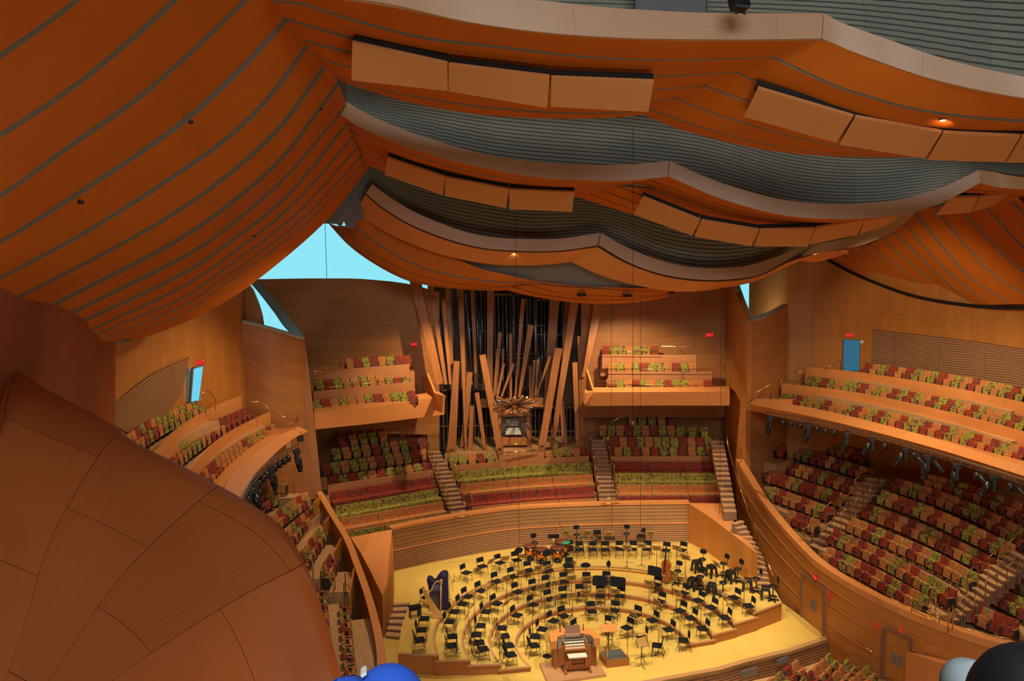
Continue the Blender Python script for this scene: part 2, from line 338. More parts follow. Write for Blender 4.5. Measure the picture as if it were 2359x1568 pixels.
for k in range(3):
    z = LV[k + 1][1]; r0, r1 = RR[k], RR[k + 1]; aL = lineangle(r0, 1); aR = lineangle(r0, 0); bL = lineangle(r1, 1); bR = lineangle(r1, 0)
    if aL < 0: aL += 360
    if bL < 0: bL += 360
    A = arc(r0, aR, aL); B = arc(r1 + .15, bR, bL); nm = ['first', 'second', 'third'][k]
    root = thing('stage_riser', nm + ' curved stage riser from the front, yellow top and brown face', 'stage riser', (0, 0, 0), 0, 'curved orchestra risers')
    mb = MB(); mb.loft([[(x, y, z) for x, y in A], [(x, y, z) for x, y in B]], 0, False); mb.loft([[(x, y, z - .05) for x, y in B], [(x, y, z - .05) for x, y in A]], 0, False)
    mb.build('deck', [M['stage']], root)
    A2 = arc(r0 + .02, aR, aL)
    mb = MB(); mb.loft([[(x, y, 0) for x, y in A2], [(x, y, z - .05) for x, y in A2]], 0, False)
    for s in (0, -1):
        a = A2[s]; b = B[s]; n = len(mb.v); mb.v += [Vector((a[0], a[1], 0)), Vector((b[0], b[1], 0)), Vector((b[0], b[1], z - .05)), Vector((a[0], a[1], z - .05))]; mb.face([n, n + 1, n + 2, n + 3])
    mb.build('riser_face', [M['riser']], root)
    mb = MB(); mb.wallstrip([Vector((x, y, 0)) for x, y in A], z - .055, z + .004, .1, 0, -1)
    for s in (0, -1): a = A[s]; b = B[s]; mb.beam((a[0], a[1], z - .025), (b[0], b[1], z - .025), .08, .062)
    mb.build('nosing', [M['nosing']], root)
# fourth level runs back to the rear wall
bL = [G(x, y, .88) for x, y in ((917, 1503), (919, 1478), (926, 1440), (936, 1412), (945, 1388))]
bk = [G(x, y, .88) for x, y in ((905, 1388), (905, 1340), (905, 1312), (1110, 1272), (1210, 1258), (1385, 1250), (1588, 1247), (1636, 1275), (1676, 1305), (1712, 1329), (1745, 1345), (1774, 1345), (1790, 1366), (1801, 1387))]
aL = lineangle(7.35, 1); aL += 360 if aL < 0 else 0
inner = arc(7.35, lineangle(7.35, 0), aL, 60)
pl = [(p.x, p.y) for p in bL + bk] + inner
mb = MB(); mb.prism(pl, .76, .88, 0)
o = mb.build('floor', [M['stage']]); struct(o, 'upper stage floor running back to the slatted rear wall')
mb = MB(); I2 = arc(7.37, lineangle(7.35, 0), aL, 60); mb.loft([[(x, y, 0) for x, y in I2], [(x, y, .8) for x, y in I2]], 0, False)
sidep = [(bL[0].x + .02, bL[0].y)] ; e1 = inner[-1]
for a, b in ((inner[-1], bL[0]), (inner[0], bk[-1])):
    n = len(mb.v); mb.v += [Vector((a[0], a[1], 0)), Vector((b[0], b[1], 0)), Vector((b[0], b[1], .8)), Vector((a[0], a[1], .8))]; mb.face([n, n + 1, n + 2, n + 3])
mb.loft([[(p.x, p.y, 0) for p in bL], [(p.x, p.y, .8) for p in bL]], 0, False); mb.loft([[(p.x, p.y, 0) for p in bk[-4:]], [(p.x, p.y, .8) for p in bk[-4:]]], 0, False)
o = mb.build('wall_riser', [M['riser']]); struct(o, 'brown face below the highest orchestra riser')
mb = MB(); mb.wallstrip([Vector((x, y, 0)) for x, y in inner], .82, .884, .1, 0, -1)
for a, b in ((inner[-1], bL[0]), (inner[0], bk[-1])): mb.beam((a[0], a[1], .853), (b[0], b[1], .853), .09, .066)
o = mb.build('trim_2', [M['nosing']]); struct(o, 'pale nosing along the highest orchestra riser')
def stair(name, label, L0, R0, z0, L1, R1, z1, n, grp=None, th=.32):
    """straight flight; L/R are image points of the lowest and highest nosing ends"""
    a, b, c, d = G(*L0, z0), G(*R0, z0), G(*L1, z1), G(*R1, z1); root = thing(name, label, 'stairs', (0, 0, 0), 0, grp)
    t = MB(); r = MB()
    for k in range(n):
        f, g = k / (n - 1), (k + 1) / (n - 1); z = z0 + (z1 - z0) * f; A, B, C, D = a.lerp(c, f), b.lerp(d, f), a.lerp(c, g), b.lerp(d, g)
        t.prism([(A.x, A.y), (B.x, B.y), (D.x, D.y), (C.x, C.y)], z - .04, z, 0)
        u = (C - A).normalized() * .03; h = (z1 - z0) / (n - 1)
        r.prism([(A.x + u.x, A.y + u.y), (B.x + u.x, B.y + u.y), (D.x, D.y), (C.x, C.y)], z - h - th, z - .04, 0)
    t.build('tread', [M['step']], root); r.build('riser', [M['stepr']], root); return root
stair('staircase', 'short wooden steps down beside the left wedge of the stage', (887, 1462), (919, 1466), .15, (905, 1392), (942, 1390), .85, 6)
stair('staircase', 'lowest wooden steps at the right edge of the stage', (1744, 1343), (1775, 1343), 1.05, (1742, 1279), (1760, 1285), 2.05, 6)
stair('staircase', 'middle wooden flight curving behind the right wedge', (1739, 1268), (1755, 1274), 2.22, (1693, 1206), (1715, 1201), 3.35, 7)
stair('staircase', 'upper wooden flight along the right edge of the choir seating', (1668, 1178), (1697, 1178), 3.5, (1637, 1017), (1668, 1017), 5.9, 15)
stair('staircase', 'wooden aisle stairs between left and centre choir benches', (1041, 1192), (1088, 1186), 2.6, (985, 1042), (1016, 1040), 5.6, 16)
stair('staircase', 'wooden aisle stairs between centre and right choir benches', (1381, 1161), (1424, 1160), 2.6, (1358, 1014), (1393, 1014), 5.6, 16)
# rear stage wall: slatted lower half, panelled upper half, ledge, orange rail
bw = [G(x, y, .88) for x, y in ((904, 1315.5), (1005, 1292.5), (1110, 1272), (1210, 1259), (1385, 1250), (1588, 1247))]
BW = crom(bw, 30)
mb = MB(); mb.wallstrip(BW, .7, 1.98, .3, 0, 1); o = mb.build('wall_back_lower', [M['slat']]); struct(o, 'slatted wood wall at the rear of the stage')
mb = MB(); mb.wallstrip([Vector((p.x, p.y + .05, 0)) for p in BW], 2.0, 3.12, .3, 0, 1); o = mb.build('wall_back_middle', [M['slatfine']]); struct(o, 'finely grooved panels above the slatted stage wall')
mb = MB(); mb.wallstrip([Vector((p.x, p.y - .03, 0)) for p in BW], 1.96, 2.03, .3, 0, 1); o = mb.build('trim_3', [M['rail']]); struct(o, 'thin orange ledge across the rear stage wall')
mb = MB(); mb.wallstrip([Vector((p.x, p.y - .02, 0)) for p in BW], 3.1, 3.24, .5, 0, 1); o = mb.build('trim_4', [M['rail']]); struct(o, 'orange rail cap in front of the choir benches')
# wedges either side of the stage
def wedge(top, base, label, zb, name, back):
    """solid with visible top corners; base points in plan, top heights solved"""
    pl = []; zs = []
    for (tx, ty), (bx, by), z in zip(top, base, zb):
        p = G(bx, by, z) if by is not None else G(bx, ty, z)
        pl.append((p.x, p.y)); zs.append(ZAT(p.x, p.y, ty) if by is not None else z)
    mb = MB(); mb.prism(pl, -.1, zs, 0); o = mb.build(name, [M['wallv'], M['rail']])
    for p in o.data.polygons:
        if p.normal.z > .5: p.material_index = 1
    struct(o, label); return o
wedge([(1585, 1158), (1622, 1191), (1665, 1222), (1705, 1249), (1743, 1275), (1722, 1240), (1692, 1203), (1668, 1164), (1662, 1159)],
      [(1585, 1247), (1636, 1275.5), (1676, 1305), (1711, 1329), (1744, 1343), (1722, None), (1692, None), (1668, None), (1662, None)],
      'orange wedge-shaped parapet at the right rear corner of the stage', [.88] * 5 + [2.65, 2.95, 3.2, 3.24], 'wall_wedge_right', None)
wedge([(905, 1219), (909, 1270), (903, 1312), (892, 1352), (878, 1370), (855, 1318), (832, 1275), (808, 1237), (860, 1227)],
      [(905, 1316), (909, 1362), (906, 1395), (893, 1450), (883, 1472), (855, None), (832, None), (808, None), (860, None)],
      'orange wedge-shaped parapet at the left rear corner of the stage', [.88, .88, .88, 0.05, 0, 2.75, 3.0, 3.2, 3.24], 'wall_wedge_left', None)
# ---------------------------------------------------------------- curved side walls of the arena
RT = [G(*q) for q in ((1698, 1057, 5.3), (1724, 1099.5, 4.75), (1753, 1147, 4.25), (1797, 1203, 3.7), (1843, 1254.5, 3.3), (1893, 1300, 3.15), (1980, 1353.5, 3.1), (2072, 1397.6, 3.1), (2164, 1434, 3.1), (2255, 1465.6, 3.1), (2359, 1489, 3.1), (2600, 1520, 3.1))]
RTc = crom(RT, 60)
top = [p.z for p in RTc]
mb = MB(); A = [(p.x, p.y, -1.3) for p in RTc]; B = [(p.x, p.y, p.z - .25) for p in RTc]
# leave door recesses out by panels: wall is built in bands so the joints follow its sweep
mb.loft([A, B], 0, True); o = mb.build('wall_right_lower', [M['lined']], solid=.06); struct(o, 'tall curved fir wall below the right terrace')
def offc(c, d):
    out = []
    for i, p in enumerate(c):
        a = c[max(i - 1, 0)]; b = c[min(i + 1, len(c) - 1)]; t = Vector((b.x - a.x, b.y - a.y)).normalized(); out.append(Vector((p.x - t.y * d, p.y + t.x * d, p.z)))
    return out
mb = MB(); mb.wallstrip(offc(RTc, -.06), [z - .28 for z in top], top, .42, 0, 1); o = mb.build('trim_5', [M['rail']]); struct(o, 'orange cap of the curved wall below the right terrace')
mb = MB()
for k in (.95, 1.9, 2.6):
    pts = [Vector((p.x, p.y, min(p.z - .3 - (3.1 - k) * (1 + max(0, p.z - 3.1) * .25), p.z - .4))) for p in offc(RTc, -.05)]
    mb.tube(pts, .022, 4)
o = mb.build('trim_6', [M['rail']]); struct(o, 'fine pale grooves sweeping along the right curved wall')
LT = [G(*q) for q in ((888, 1560, 3.1), (888, 1543, 3.1), (884, 1493, 3.1), (873, 1437, 3.15), (853, 1367, 3.3), (828, 1298, 3.7), (806, 1242, 4.2), (772, 1186, 4.75), (741, 1133, 5.3))]
LTc = crom(LT, 40)
mb = MB(); mb.wallstrip(LTc, -.1, [p.z for p in LTc], .16, 0, 1); o = mb.build('wall_left_lower', [M['wallv']]); struct(o, 'curved fir wall below the left terrace')
mb = MB(); mb.wallstrip(offc(LTc, -.03), [p.z - .02 for p in LTc], [p.z + .05 for p in LTc], .3, 0, 1); o = mb.build('trim_7', [M['rail']]); struct(o, 'orange cap of the curved wall by the left terrace')
# partitions behind the left rail
for i, (a, b, c, d, z) in enumerate((((722, 1157), (738, 1141), (722, 1180), (740, 1190), 5.3), ((745, 1203), (762, 1185), (745, 1222), (764, 1236), 4.7), ((770, 1270), (786, 1238), (770, 1292), (789, 1290), 4.2), ((806, 1360), (816, 1306), (806, 1378), (820, 1362), 3.6))):
    p = G(*a, z); q = G(*b, z); mb = MB(); mb.beam((p.x, p.y, z - .45), (q.x, q.y, z - .45), .08, .9)
    o = mb.build('partition', [M['wallv']]); tag(o, ['farthest', 'second farthest', 'third farthest', 'nearest'][i] + ' short orange partition against the left terrace rail', 'partition', 'short partitions along the left rail')
# doors in the curved wall
def wall_door(n, xl, yt, xr, ytr, yb, label):
    p = G(xl, yb, 0); zt = ZAT(p.x, p.y, yt); qx = min(RTc, key=lambda c: abs(proj((c.x, c.y, 1))[0] - xr)); q = Vector((qx.x, qx.y, 0)); d = (q - p).normalized(); nrm = Vector((d.y, -d.x, 0))
    if nrm.x > 0: nrm = -nrm
    root = thing('door_%d' % n, label, 'door'); struct(root, label, 'door'); h = zt - (0 if n == 1 else 0)
    m = (p + q) / 2
    ang = math.atan2(d.y, d.x); R = RZ(ang); W = (q - p).length
    mb = MB()
    for k, s in ((0, -1), (1, 1)):
        l = MB(); l.box(m + d * s * W / 4 + nrm * .05 + Vector((0, 0, h / 2)), (W / 2 - .015, .06, h), R); l.build('door_leaf', [M['wallv']], root)
        l = MB(); l.box(m + d * s * .14 + nrm * .1 + Vector((0, 0, h * .47)), (.18, .03, .42), R); l.build('push_plate', [M['greytrim']], root)
    l = MB(); l.box(p + nrm * .1 + Vector((0, 0, h / 2)), (.09, .16, h + .1), R); l.box(q + nrm * .1 + Vector((0, 0, h / 2)), (.06, .14, h + .1), R); l.box(m + nrm * .1 + Vector((0, 0, h + .03)), (W, .14, .07), R); l.build('door_frame', [M['stepr']], root)
    return p, q, m, nrm, h, R
D1 = wall_door(1, 1853, 1321, 1906, 1365, 1420, 'double fir doors in the curved wall at the right end of the stage')
D2 = wall_door(2, 2038, 1446, 2112, 1490, 1556, 'double fir doors in the curved wall below the right terrace aisle')
def exit_sign(p, nrm, label, w=.3, h=.2):
    p = Vector(p); root = thing('exit_sign', label, 'exit sign', p, math.atan2(nrm.x, -nrm.y), 'lit exit signs')
    mb = MB(); mb.box((0, 0, 0), (w + .03, .05, h + .03)); mb.build('housing', [M['redbox']], root)
    c = bpy.data.curves.new('letters', 'FONT'); c.body = 'EXIT'; c.size = h * .95; c.align_x = 'CENTER'; c.align_y = 'CENTER'; c.extrude = .004; c.materials.append(M['exit'])
    t0 = bpy.data.objects.new('letter_curve', c); me = bpy.data.meshes.new_from_object(t0); bpy.data.objects.remove(t0); t = bpy.data.objects.new('lettering', me); COL.objects.link(t); t.parent = root; t.location = (0, -.03, 0); t.rotation_euler = (math.pi / 2, 0, 0)
    return root
def near_wall(px, py, z):
    c = min(range(1, 59), key=lambda i: abs(proj((RTc[i].x, RTc[i].y, z))[0] - px)); p = RTc[c]; t = (RTc[c + 1] - RTc[c - 1]).normalized(); n = Vector((-abs(t.y), t.x if t.y < 0 else -t.x, 0)).normalized()
    return Vector((p.x, p.y, ZAT(p.x, p.y, py))) + n * .08, n
for px, py, lb in ((1877, 1330, 'red exit sign above the double doors at the stage end'), (2076, 1451, 'red exit sign above the double doors below the terrace')):
    p, n = near_wall(px, py, 2); exit_sign(p, n, lb)
for px, py, lb in ((1918, 1373, 'small red fire alarm on the curved wall right of the stage doors'), (2027, 1441, 'small red fire alarm left of the lower double doors')):
    p, n = near_wall(px, py, 2); mb = MB(); mb.lathe([(.1, 0), (.1, .06), (.05, .09)], rot=RY(math.pi / 2)); mb.box((0, 0, 0), (.05, .2, .26)); o = mb.build('fire_alarm', [M['redbox']], loc=p, rz=math.atan2(n.y, n.x)); tag(o, lb, 'fire alarm', 'red fire alarms')
# brass rail along the lower wall
q = [near_wall(x, y, 0)[0] + Vector((-.12, 0, 0)) for x, y in ((1907, 1459), (1935, 1463), (1955, 1476), (1978, 1479), (2015, 1502))]
mb = MB(); mb.tube(q, .03, 6); o = mb.build('handrail', [M['brass']]); tag(o, 'brass handrail on the curved wall between the double doors', 'handrail')
# low ramp wall in front of the lower doors
ra = P(2087, 1499, 29.6); rb = P(2208, 1541, 27.0); rc = P(2260, 1580, 25.6); rd = P(2200, 1523, 28.2)
mb = MB(); b = 0; mb.v += [ra, rd, P(2260, 1540, 27.5), rc, rb]; mb.face([0, 1, 2, 3, 4]); lo = [Vector((p.x, p.y, -.8)) for p in (ra, rb, rc)]
mb.v += lo; mb.face([0, 4, 6, 5]); mb.face([4, 3, 7, 6]); o = mb.build('wall_ramp', [M['rail']], solid=.04); struct(o, 'sloping orange parapet wall beside the lower double doors')
# arena floor and audience steps at the bottom right
mb = MB(); mb.prism([(-9, 20), (18, 20), (17.5, 25), (15.6, 30.5), (14.4, 33.5), (13, 34.2), (2, 30.2), (-1.6, 29)], -1.4, -1.0); o = mb.build('floor', [M['oak']]); struct(o, 'oak arena floor in front of the stage')
mb = MB()
for k in range(5):
    z = -.75 + .2 * k; a = G(1800 + 55 * k, 1530 + 9 * k, z); mb.prism([(a.x - 7 + k, 20), (16.5, 20), (15.9 + .1 * k, 30.4 - .2 * k), (15.0, 32.2 - .5 * k), (14.2 - .1 * k, 33.2 - .95 * k), (10 - .4 * k, 31.8 - .9 * k)], -1.1, z)
o = mb.build('floor', [M['oak']]); struct(o, 'stepped oak floor of the front arena seating')
stair('staircase', 'oak aisle stairs between the two right terrace blocks', (1866, 1255), (1905, 1272), 2.75, (1992, 1100), (2036, 1108), 5.25, 14)
stair('staircase', 'oak aisle stairs at the far right of the right terrace', (2140, 1405), (2183, 1438), 2.75, (2322, 1268), (2368, 1292), 5.25, 14)
# ---------------------------------------------------------------- rear walls, piers
def vwall(name, label, pts, mat, th=.25, side=1, sub=24, kind=True):
    """pts: (px, Y, py_top, py_bottom) -> thick vertical wall standing at those plan points"""
    pl = []; h0 = []; h1 = []
    ctl = []
    for px, Y, yt, yb in pts:
        a = P(px, yt, Y); b = P(px, yb, Y); ctl.append((a.x, a.y, a.z, b.z))
    xy = [Vector((c[0], c[1], c[2])) for c in ctl]; zb = [Vector((c[0], c[1], c[3])) for c in ctl]
    A = crom(xy, sub); 
    # bottoms share the parameter of the tops
    B = crom(zb, sub)
    mb = MB(); mb.wallstrip([Vector((p.x, p.y, 0)) for p in A], [p.z for p in B], [p.z for p in A], th, 0, side)
    o = mb.build(name, [mat]); struct(o, label); return o
pl = [(585, 643), (612, 668), (645, 705), (675, 745), (699, 776), (699, 1000), (1012, 1000), (1012, 673), (970, 661), (936, 653), (900, 648), (868, 645), (830, 642), (800, 641), (700, 641)]
mb = MB(); f = [P(x, y, 49.5) for x, y in pl]; bb = [p + Vector((0, .3, 0)) for p in f]; n = len(f); mb.v += f + bb; mb.face(list(range(n))); mb.face(list(range(n, 2 * n))[::-1])
for i in range(n): j = (i + 1) % n; mb.face([i, j, n + j, n + i])
o = mb.build('wall_back', [M['wall']]); struct(o, 'tall fir wall behind the left rear balcony')
vwall('wall_back', 'tall fir wall behind the right rear balcony', [(1338, 52.4, 620, 960), (1500, 52.4, 620, 960), (1690, 52.4, 600, 960)], M['wall'])
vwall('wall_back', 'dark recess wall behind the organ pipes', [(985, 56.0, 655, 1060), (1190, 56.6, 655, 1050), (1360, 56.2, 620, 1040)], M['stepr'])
vwall('wall_back', 'shaded grey-brown wall under the left rear balcony', [(700, 50.4, 960, 1120), (860, 50.8, 945, 1110), (1010, 51.4, 930, 1080)], M['wall'])
vwall('wall_back', 'shaded grey-brown wall under the right rear balcony', [(1335, 54.4, 920, 1080), (1500, 54.4, 920, 1080), (1690, 54.4, 920, 1080)], M['wall'])
mb = MB(); mb.v += [P(552, 745, 41), P(552, 640, 41), P(568, 646, 41), P(584, 668, 41), P(596, 698, 41), P(604, 725, 41), P(608, 752, 41)]; mb.face(list(range(7))); o = mb.build('wall_left_return', [M['wall']], solid=.2); struct(o, 'curved return of the left wall beside the window')
# piers
vwall('wall_pier_right', 'tall curved pier face towards the right rear balcony', [(1672, 52.4, 640, 1140), (1680, 50.3, 640, 1140), (1700, 47.4, 685, 1140), (1721, 46.0, 741, 1140)], M['wallv'], .3, 1)
vwall('wall_pier_right', 'curved pier wall beside the right balcony', [(1700, 46.2, 735, 1140), (1722, 46.0, 742, 1140), (1770, 46.8, 727, 1140), (1816, 48.2, 700, 1060)][1:], M['wall'], .3, 1)
vwall('wall_pier_left', 'curved pier wall between the left balcony and rear balcony', [(540, 39.6, 729, 1140), (556, 39.4, 738, 1140), (620, 39.6, 755, 1200), (680, 40.3, 771, 1200), (703, 40.8, 777, 1200), (738, 41.6, 784, 1200)][:5], M['wall'], .3, 1)
pa = [P(700, 776, 40.8), P(710, 850, 40.8), P(727, 1000, 40.6), P(742, 1150, 40.2)]; pb = [P(694, 776, 43.5), P(700, 850, 43.5), P(716, 1000, 43.5), P(730, 1150, 43.0)]; pc = [P(660, 765, 40.6), P(665, 850, 40.6), P(670, 1000, 40.4), P(680, 1150, 40.0)]
mb = MB(); mb.loft([crom(pc, 20), crom(pa, 20), crom(pb, 20)], 0, False); o = mb.build('wall_pier_left', [M['wall']], solid=.05); struct(o, 'leaning edge of the left pier')
# pier caps
def ribbon(name, label, a, b, mat, th=.08, n=30):
    mb = MB(); mb.loft([PC(a, n), PC(b, n)], 0, True); o = mb.build(name, [mat], solid=th); struct(o, label); return o
ribbon('trim_8', 'pale frame around the small window over the right pier', [(1686, 650, 48.5), (1703, 697, 47.4), (1721, 741, 46)], [(1701, 650, 48.6), (1716, 692, 47.6), (1733, 733, 46.5)], M['creme'])
ribbon('trim_9', 'pale curved cap on the right pier', [(1721, 741, 46), (1770, 727, 46.7), (1806, 701, 48)], [(1731, 732, 46.4), (1770, 718, 47), (1802, 700, 48)], M['creme'])
ribbon('trim_10', 'pale cap on top of the left pier', [(558, 738, 39.3), (620, 753, 39.5), (697, 776, 40.6)], [(559, 742, 39.2), (620, 757, 39.4), (699, 780, 40.5)], M['creme'], .12)
ribbon('trim_11', 'greenish curved frame of the left window above the pier', [(586, 643, 49.2), (613, 668, 48), (646, 705, 46), (676, 745, 43.5), (700, 776, 41)], [(572, 646, 49.2), (597, 675, 48), (628, 715, 46), (650, 745, 43.5), (672, 768, 41)], M['creme'], .1)
# left wall: curved, from the pier towards the camera
LW = [(556, 39.9, 600, 1000), (545, 39.1, 560, 1010), (500, 37.1, 560, 1010), (450, 34.8, 560, 1020), (380, 31.8, 560, 1060), (310, 28.8, 560, 1100), (255, 26.4, 560, 1150), (205, 24.0, 560, 1150)]
vwall('wall_left', 'tall curved fir wall behind the left balcony', LW[::-1], M['wallv'], .3, 1, 40)
A = PC([(262, 785, 25.3), (230, 766, 24.0), (204, 733, 22), (161, 680, 19.5), (120, 644, 17.5), (64, 606, 15.5), (0, 569, 13.5), (-90, 530, 11.5)], 40)
B = PC([(262, 1250, 25.0), (222, 1250, 23.4), (190, 1250, 21), (150, 1250, 18.5), (110, 1250, 16.5), (55, 1250, 14.5), (0, 1250, 12.5), (-90, 1250, 10.5)], 40)
C = PC([(262, 560, 26.0), (236, 560, 24.8), (214, 560, 22.8), (170, 560, 20.3), (126, 560, 18.2), (68, 545, 16), (0, 530, 14), (-90, 500, 12)], 40)
mb = MB(); mb.loft([A, B], 0, True); o = mb.build('wall_left', [M['bulge']], solid=.1); struct(o, 'dark near end of the left wall curving under the ceiling')  # darker cladding colour stands in for the weak light on this wall
# right wall
RWp = [(16.22, 53.4), (16.5, 51.0), (16.95, 48.8), (18.6, 48.1), (20.4, 46.8), (22.0, 44.6), (23.4, 41.6), (24.4, 38.3), (25.0, 35.0), (25.3, 31), (25.2, 27)]
RWc = crom([Vector((x, y, 0)) for x, y in RWp], 240)
mb = MB(); mb.wallstrip(RWc, 2.0, 19.5, .3, 0, 1); o = mb.build('wall_right', [M['wallv']]); struct(o, 'tall curved fir wall behind the right balcony')
def onwall(px, py, wall=RWc):
    c = min(range(1, len(wall) - 1), key=lambda i: abs(proj((wall[i].x, wall[i].y, 13))[0] - px)); p = wall[c]; t = (wall[c + 1] - wall[c - 1]).normalized(); n = Vector((-abs(t.y), -abs(t.x), 0)).normalized(); return Vector((p.x, p.y, ZAT(p.x, p.y, py))) + n * .06, n, t
# slatted acoustic panel on the right wall
rows = [[], []]
for px, yt, yb in ((2012, 759, 862), (2060, 764, 865), (2130, 772, 880), (2200, 780, 895), (2280, 791, 905), (2359, 803, 915), (2450, 815, 930)):
    a = onwall(px, yt)[0]; b = onwall(px, yb)[0]; rows[0].append(a); rows[1].append(Vector((a.x, a.y, b.z)))
mb = MB(); mb.loft(rows, 0, False); o = mb.build('acoustic_panel', [M['slat']], solid=.05); tag(o, 'long slatted acoustic panel on the right wall above the balcony', 'acoustic panel')
mb = MB(); rows = [PC([(226, 962, 24.2), (290, 905, 27.1), (350, 862, 29.6), (435, 822, 33.1)], 24), PC([(300, 1000, 27.3), (340, 985, 29.1), (380, 958, 30.8), (419, 905, 32.4)], 24)]
mb.loft(rows, 0, False); o = mb.build('acoustic_panel', [M['slat']], solid=.05); tag(o, 'long slatted acoustic panel on the left wall above the balcony', 'acoustic panel')
# doorways letting daylight in
def doorway(n, c, label, mat, fr):
    root = thing('door_%d' % n, label, 'doorway'); struct(root, label, 'doorway')
    mb = MB(); mb.v += c; mb.face([0, 1, 2, 3]); mb.build('door_glass', [mat], root, solid=.05)
    mb = MB(); mb.beam(c[0], c[3], .1, .1); mb.beam(c[0], c[1], .06, .06); mb.beam(c[1], c[2], .1 if fr else .05, .1 if fr else .05); mb.build('door_frame', [M['greytrim']], root)
a = [onwall(1943, 781), onwall(1983, 783)]
doorway(3, [a[0][0], a[1][0], Vector((a[1][0].x, a[1][0].y, onwall(1988, 853)[0].z)), Vector((a[0][0].x, a[0][0].y, onwall(1950, 855)[0].z))], 'blue daylit doorway in the right wall left of the slatted panel', M['blue'], False)
doorway(4, [P(443, 848, 33.4), P(467, 842, 34.4), P(457, 922, 34.0), P(437, 925, 33.2)], 'bright blue daylit doorway in the left wall beside the slatted panel', M['cyan'], False)
p, n, t = onwall(1958, 772); exit_sign(p, n, 'red exit sign above the blue doorway on the right', .35, .22)
p, n, t = onwall(1988, 787); mb = MB(); mb.box((0, 0, 0), (.2, .04, .18)); o = mb.build('notice', [M['white']], loc=p, rz=math.atan2(n.x, -n.y)); tag(o, 'small white notice right of the blue doorway', 'notice')
exit_sign(P(460, 834, 33.6), Vector((.8, -.6, 0)), 'red exit sign above the blue doorway on the left', .34, .22)
exit_sign(P(954, 793, 49.3), Vector((0, -1, 0)), 'dim red exit sign on the rear wall left of the organ', .34, .2)
exit_sign(P(1634.5, 771.5, 52.2), Vector((0, -1, 0)), 'red exit sign on the rear wall right of the organ', .42, .26)
spot(P(1716, 765, 49.0), P(1765, 675, 51.5), 260, 120, (.75, .9, 1), .1)  # added cool spot behind the pier, standing in for window light
for q, mt, nm, lb in (([(1988, 46.6, 1016, 1112), (2048, 45.6, 1030, 1116)], 'slatfine', 'wall_terrace', 'slatted wall left of the terrace entrance'), ([(2050, 45.2, 1028, 1120), (2064, 44.9, 1032, 1122)], 'wallv', 'wall_terrace', 'fir post of the terrace entrance'), ([(2064, 46.5, 1030, 1110), (2094, 46.0, 1036, 1112)], 'panel0', 'wall_terrace', 'pale wall inside the terrace entrance'), ([(2092, 44.6, 1036, 1112), (2180, 43.4, 1056, 1130)], 'slatfine', 'wall_terrace', 'slatted wall right of the terrace entrance')):
    vwall(nm, lb, q, M['wallv'] if mt == 'panel0' else M[mt], .2, 1, 6)
# outer shell of the building (closes the hall, open only at the windows)
mb = MB(); mb.box((1, 22, 33), (70, 80, .3)); mb.box((1, 22, -3), (70, 80, .3)); mb.box((-30, 20, 15), (.3, 76, 36)); mb.box((32, 20, 15), (.3, 76, 36)); mb.box((1, -14, 15), (62, .3, 36))
zt = P(760, 640, 60).z
mb.box((1, 60, (zt - 3) / 2 - 3), (62, .3, zt - 3 + 3)); xl = P(540, 600, 60).x; xr = P(1000, 600, 60).x
mb.box(((-30 + xl) / 2, 60, 15), (xl + 30, .3, 36)); x2 = P(1682, 600, 60).x; x3 = P(1735, 600, 60).x
mb.box(((xr + x2) / 2, 60, 15), (x2 - xr, .3, 36)); mb.box(((x3 + 32) / 2, 60, 15), (32 - x3, .3, 36)); mb.box((1, 60, 29), (62, .3, 10))
o = mb.build('wall_outer', [M['stepr']]); struct(o, 'dark outer shell of the hall')
for n, (a, b, c, d) in enumerate(((540, 1000, 430, 790), (1684, 1733, 630, 760))):
    p = P(a, d, 59.5); q = P(b, c, 59.5); root = thing('window_%d' % (n + 1), ['large cyan daylit window above the rear wall', 'small daylit window above the right pier'][n], 'window'); struct(root, root['label'], 'window')
    mb = MB(); mb.box(((p.x + q.x) / 2, 59.5, (p.z + q.z) / 2), (q.x - p.x, .04, q.z - p.z)); gl, nt, bs = base('window_glass', (.45, .9, 1), .02)
    bs.inputs['Base Color'].default_value = (.92, 1, 1, 1); bs.inputs['Transmission Weight'].default_value = 1.0; bs.inputs['IOR'].default_value = 1.02; mb.build('pane', [gl], root)
    if n == 0: mb = MB(); m0 = P(748, 500, 59.3); mb.box((m0.x, 59.35, m0.z), (.03, .05, 14)); mb.build('glazing_joint', [M['greytrim']], root)
# ---------------------------------------------------------------- near curved cladding at lower left
Sil = PC([(-160, 760, 15), (0, 842, 14), (100, 905, 13.6), (230, 975, 13), (300, 1025, 12.7), (400, 1075, 12.2), (520, 1140, 11.6), (600, 1190, 11.1), (652, 1238, 10.7), (690, 1300, 10.3), (709, 1342, 10.1), (729, 1402, 9.8), (750, 1472, 9.5), (768, 1535, 9.2), (786, 1620, 8.9)], 60)
c1 = PC([(-160, 900, 13.2), (0, 985, 12.3), (120, 1050, 11.8), (260, 1120, 11.3), (380, 1185, 10.9), (480, 1260, 10.4), (560, 1350, 9.9), (610, 1460, 9.4), (640, 1620, 8.8)], 60)
c2 = PC([(-160, 1100, 11.0), (0, 1200, 10.3), (130, 1270, 9.8), (260, 1350, 9.4), (360, 1440, 9.0), (420, 1540, 8.6), (450, 1650, 8.2)], 60)
c3 = PC([(-160, 1400, 9.0), (0, 1460, 8.6), (130, 1540, 8.2), (220, 1620, 7.8), (260, 1700, 7.5)], 60)
c4 = PC([(-160, 1700, 7.6), (0, 1760, 7.3), (60, 1800, 7.1)], 60)
c0 = [p + Vector((-.6, 1.6, -.5)) for p in Sil]
cols = [crom([c0[i], Sil[i], c1[i], c2[i], c3[i], c4[i]], 26) for i in range(60)]
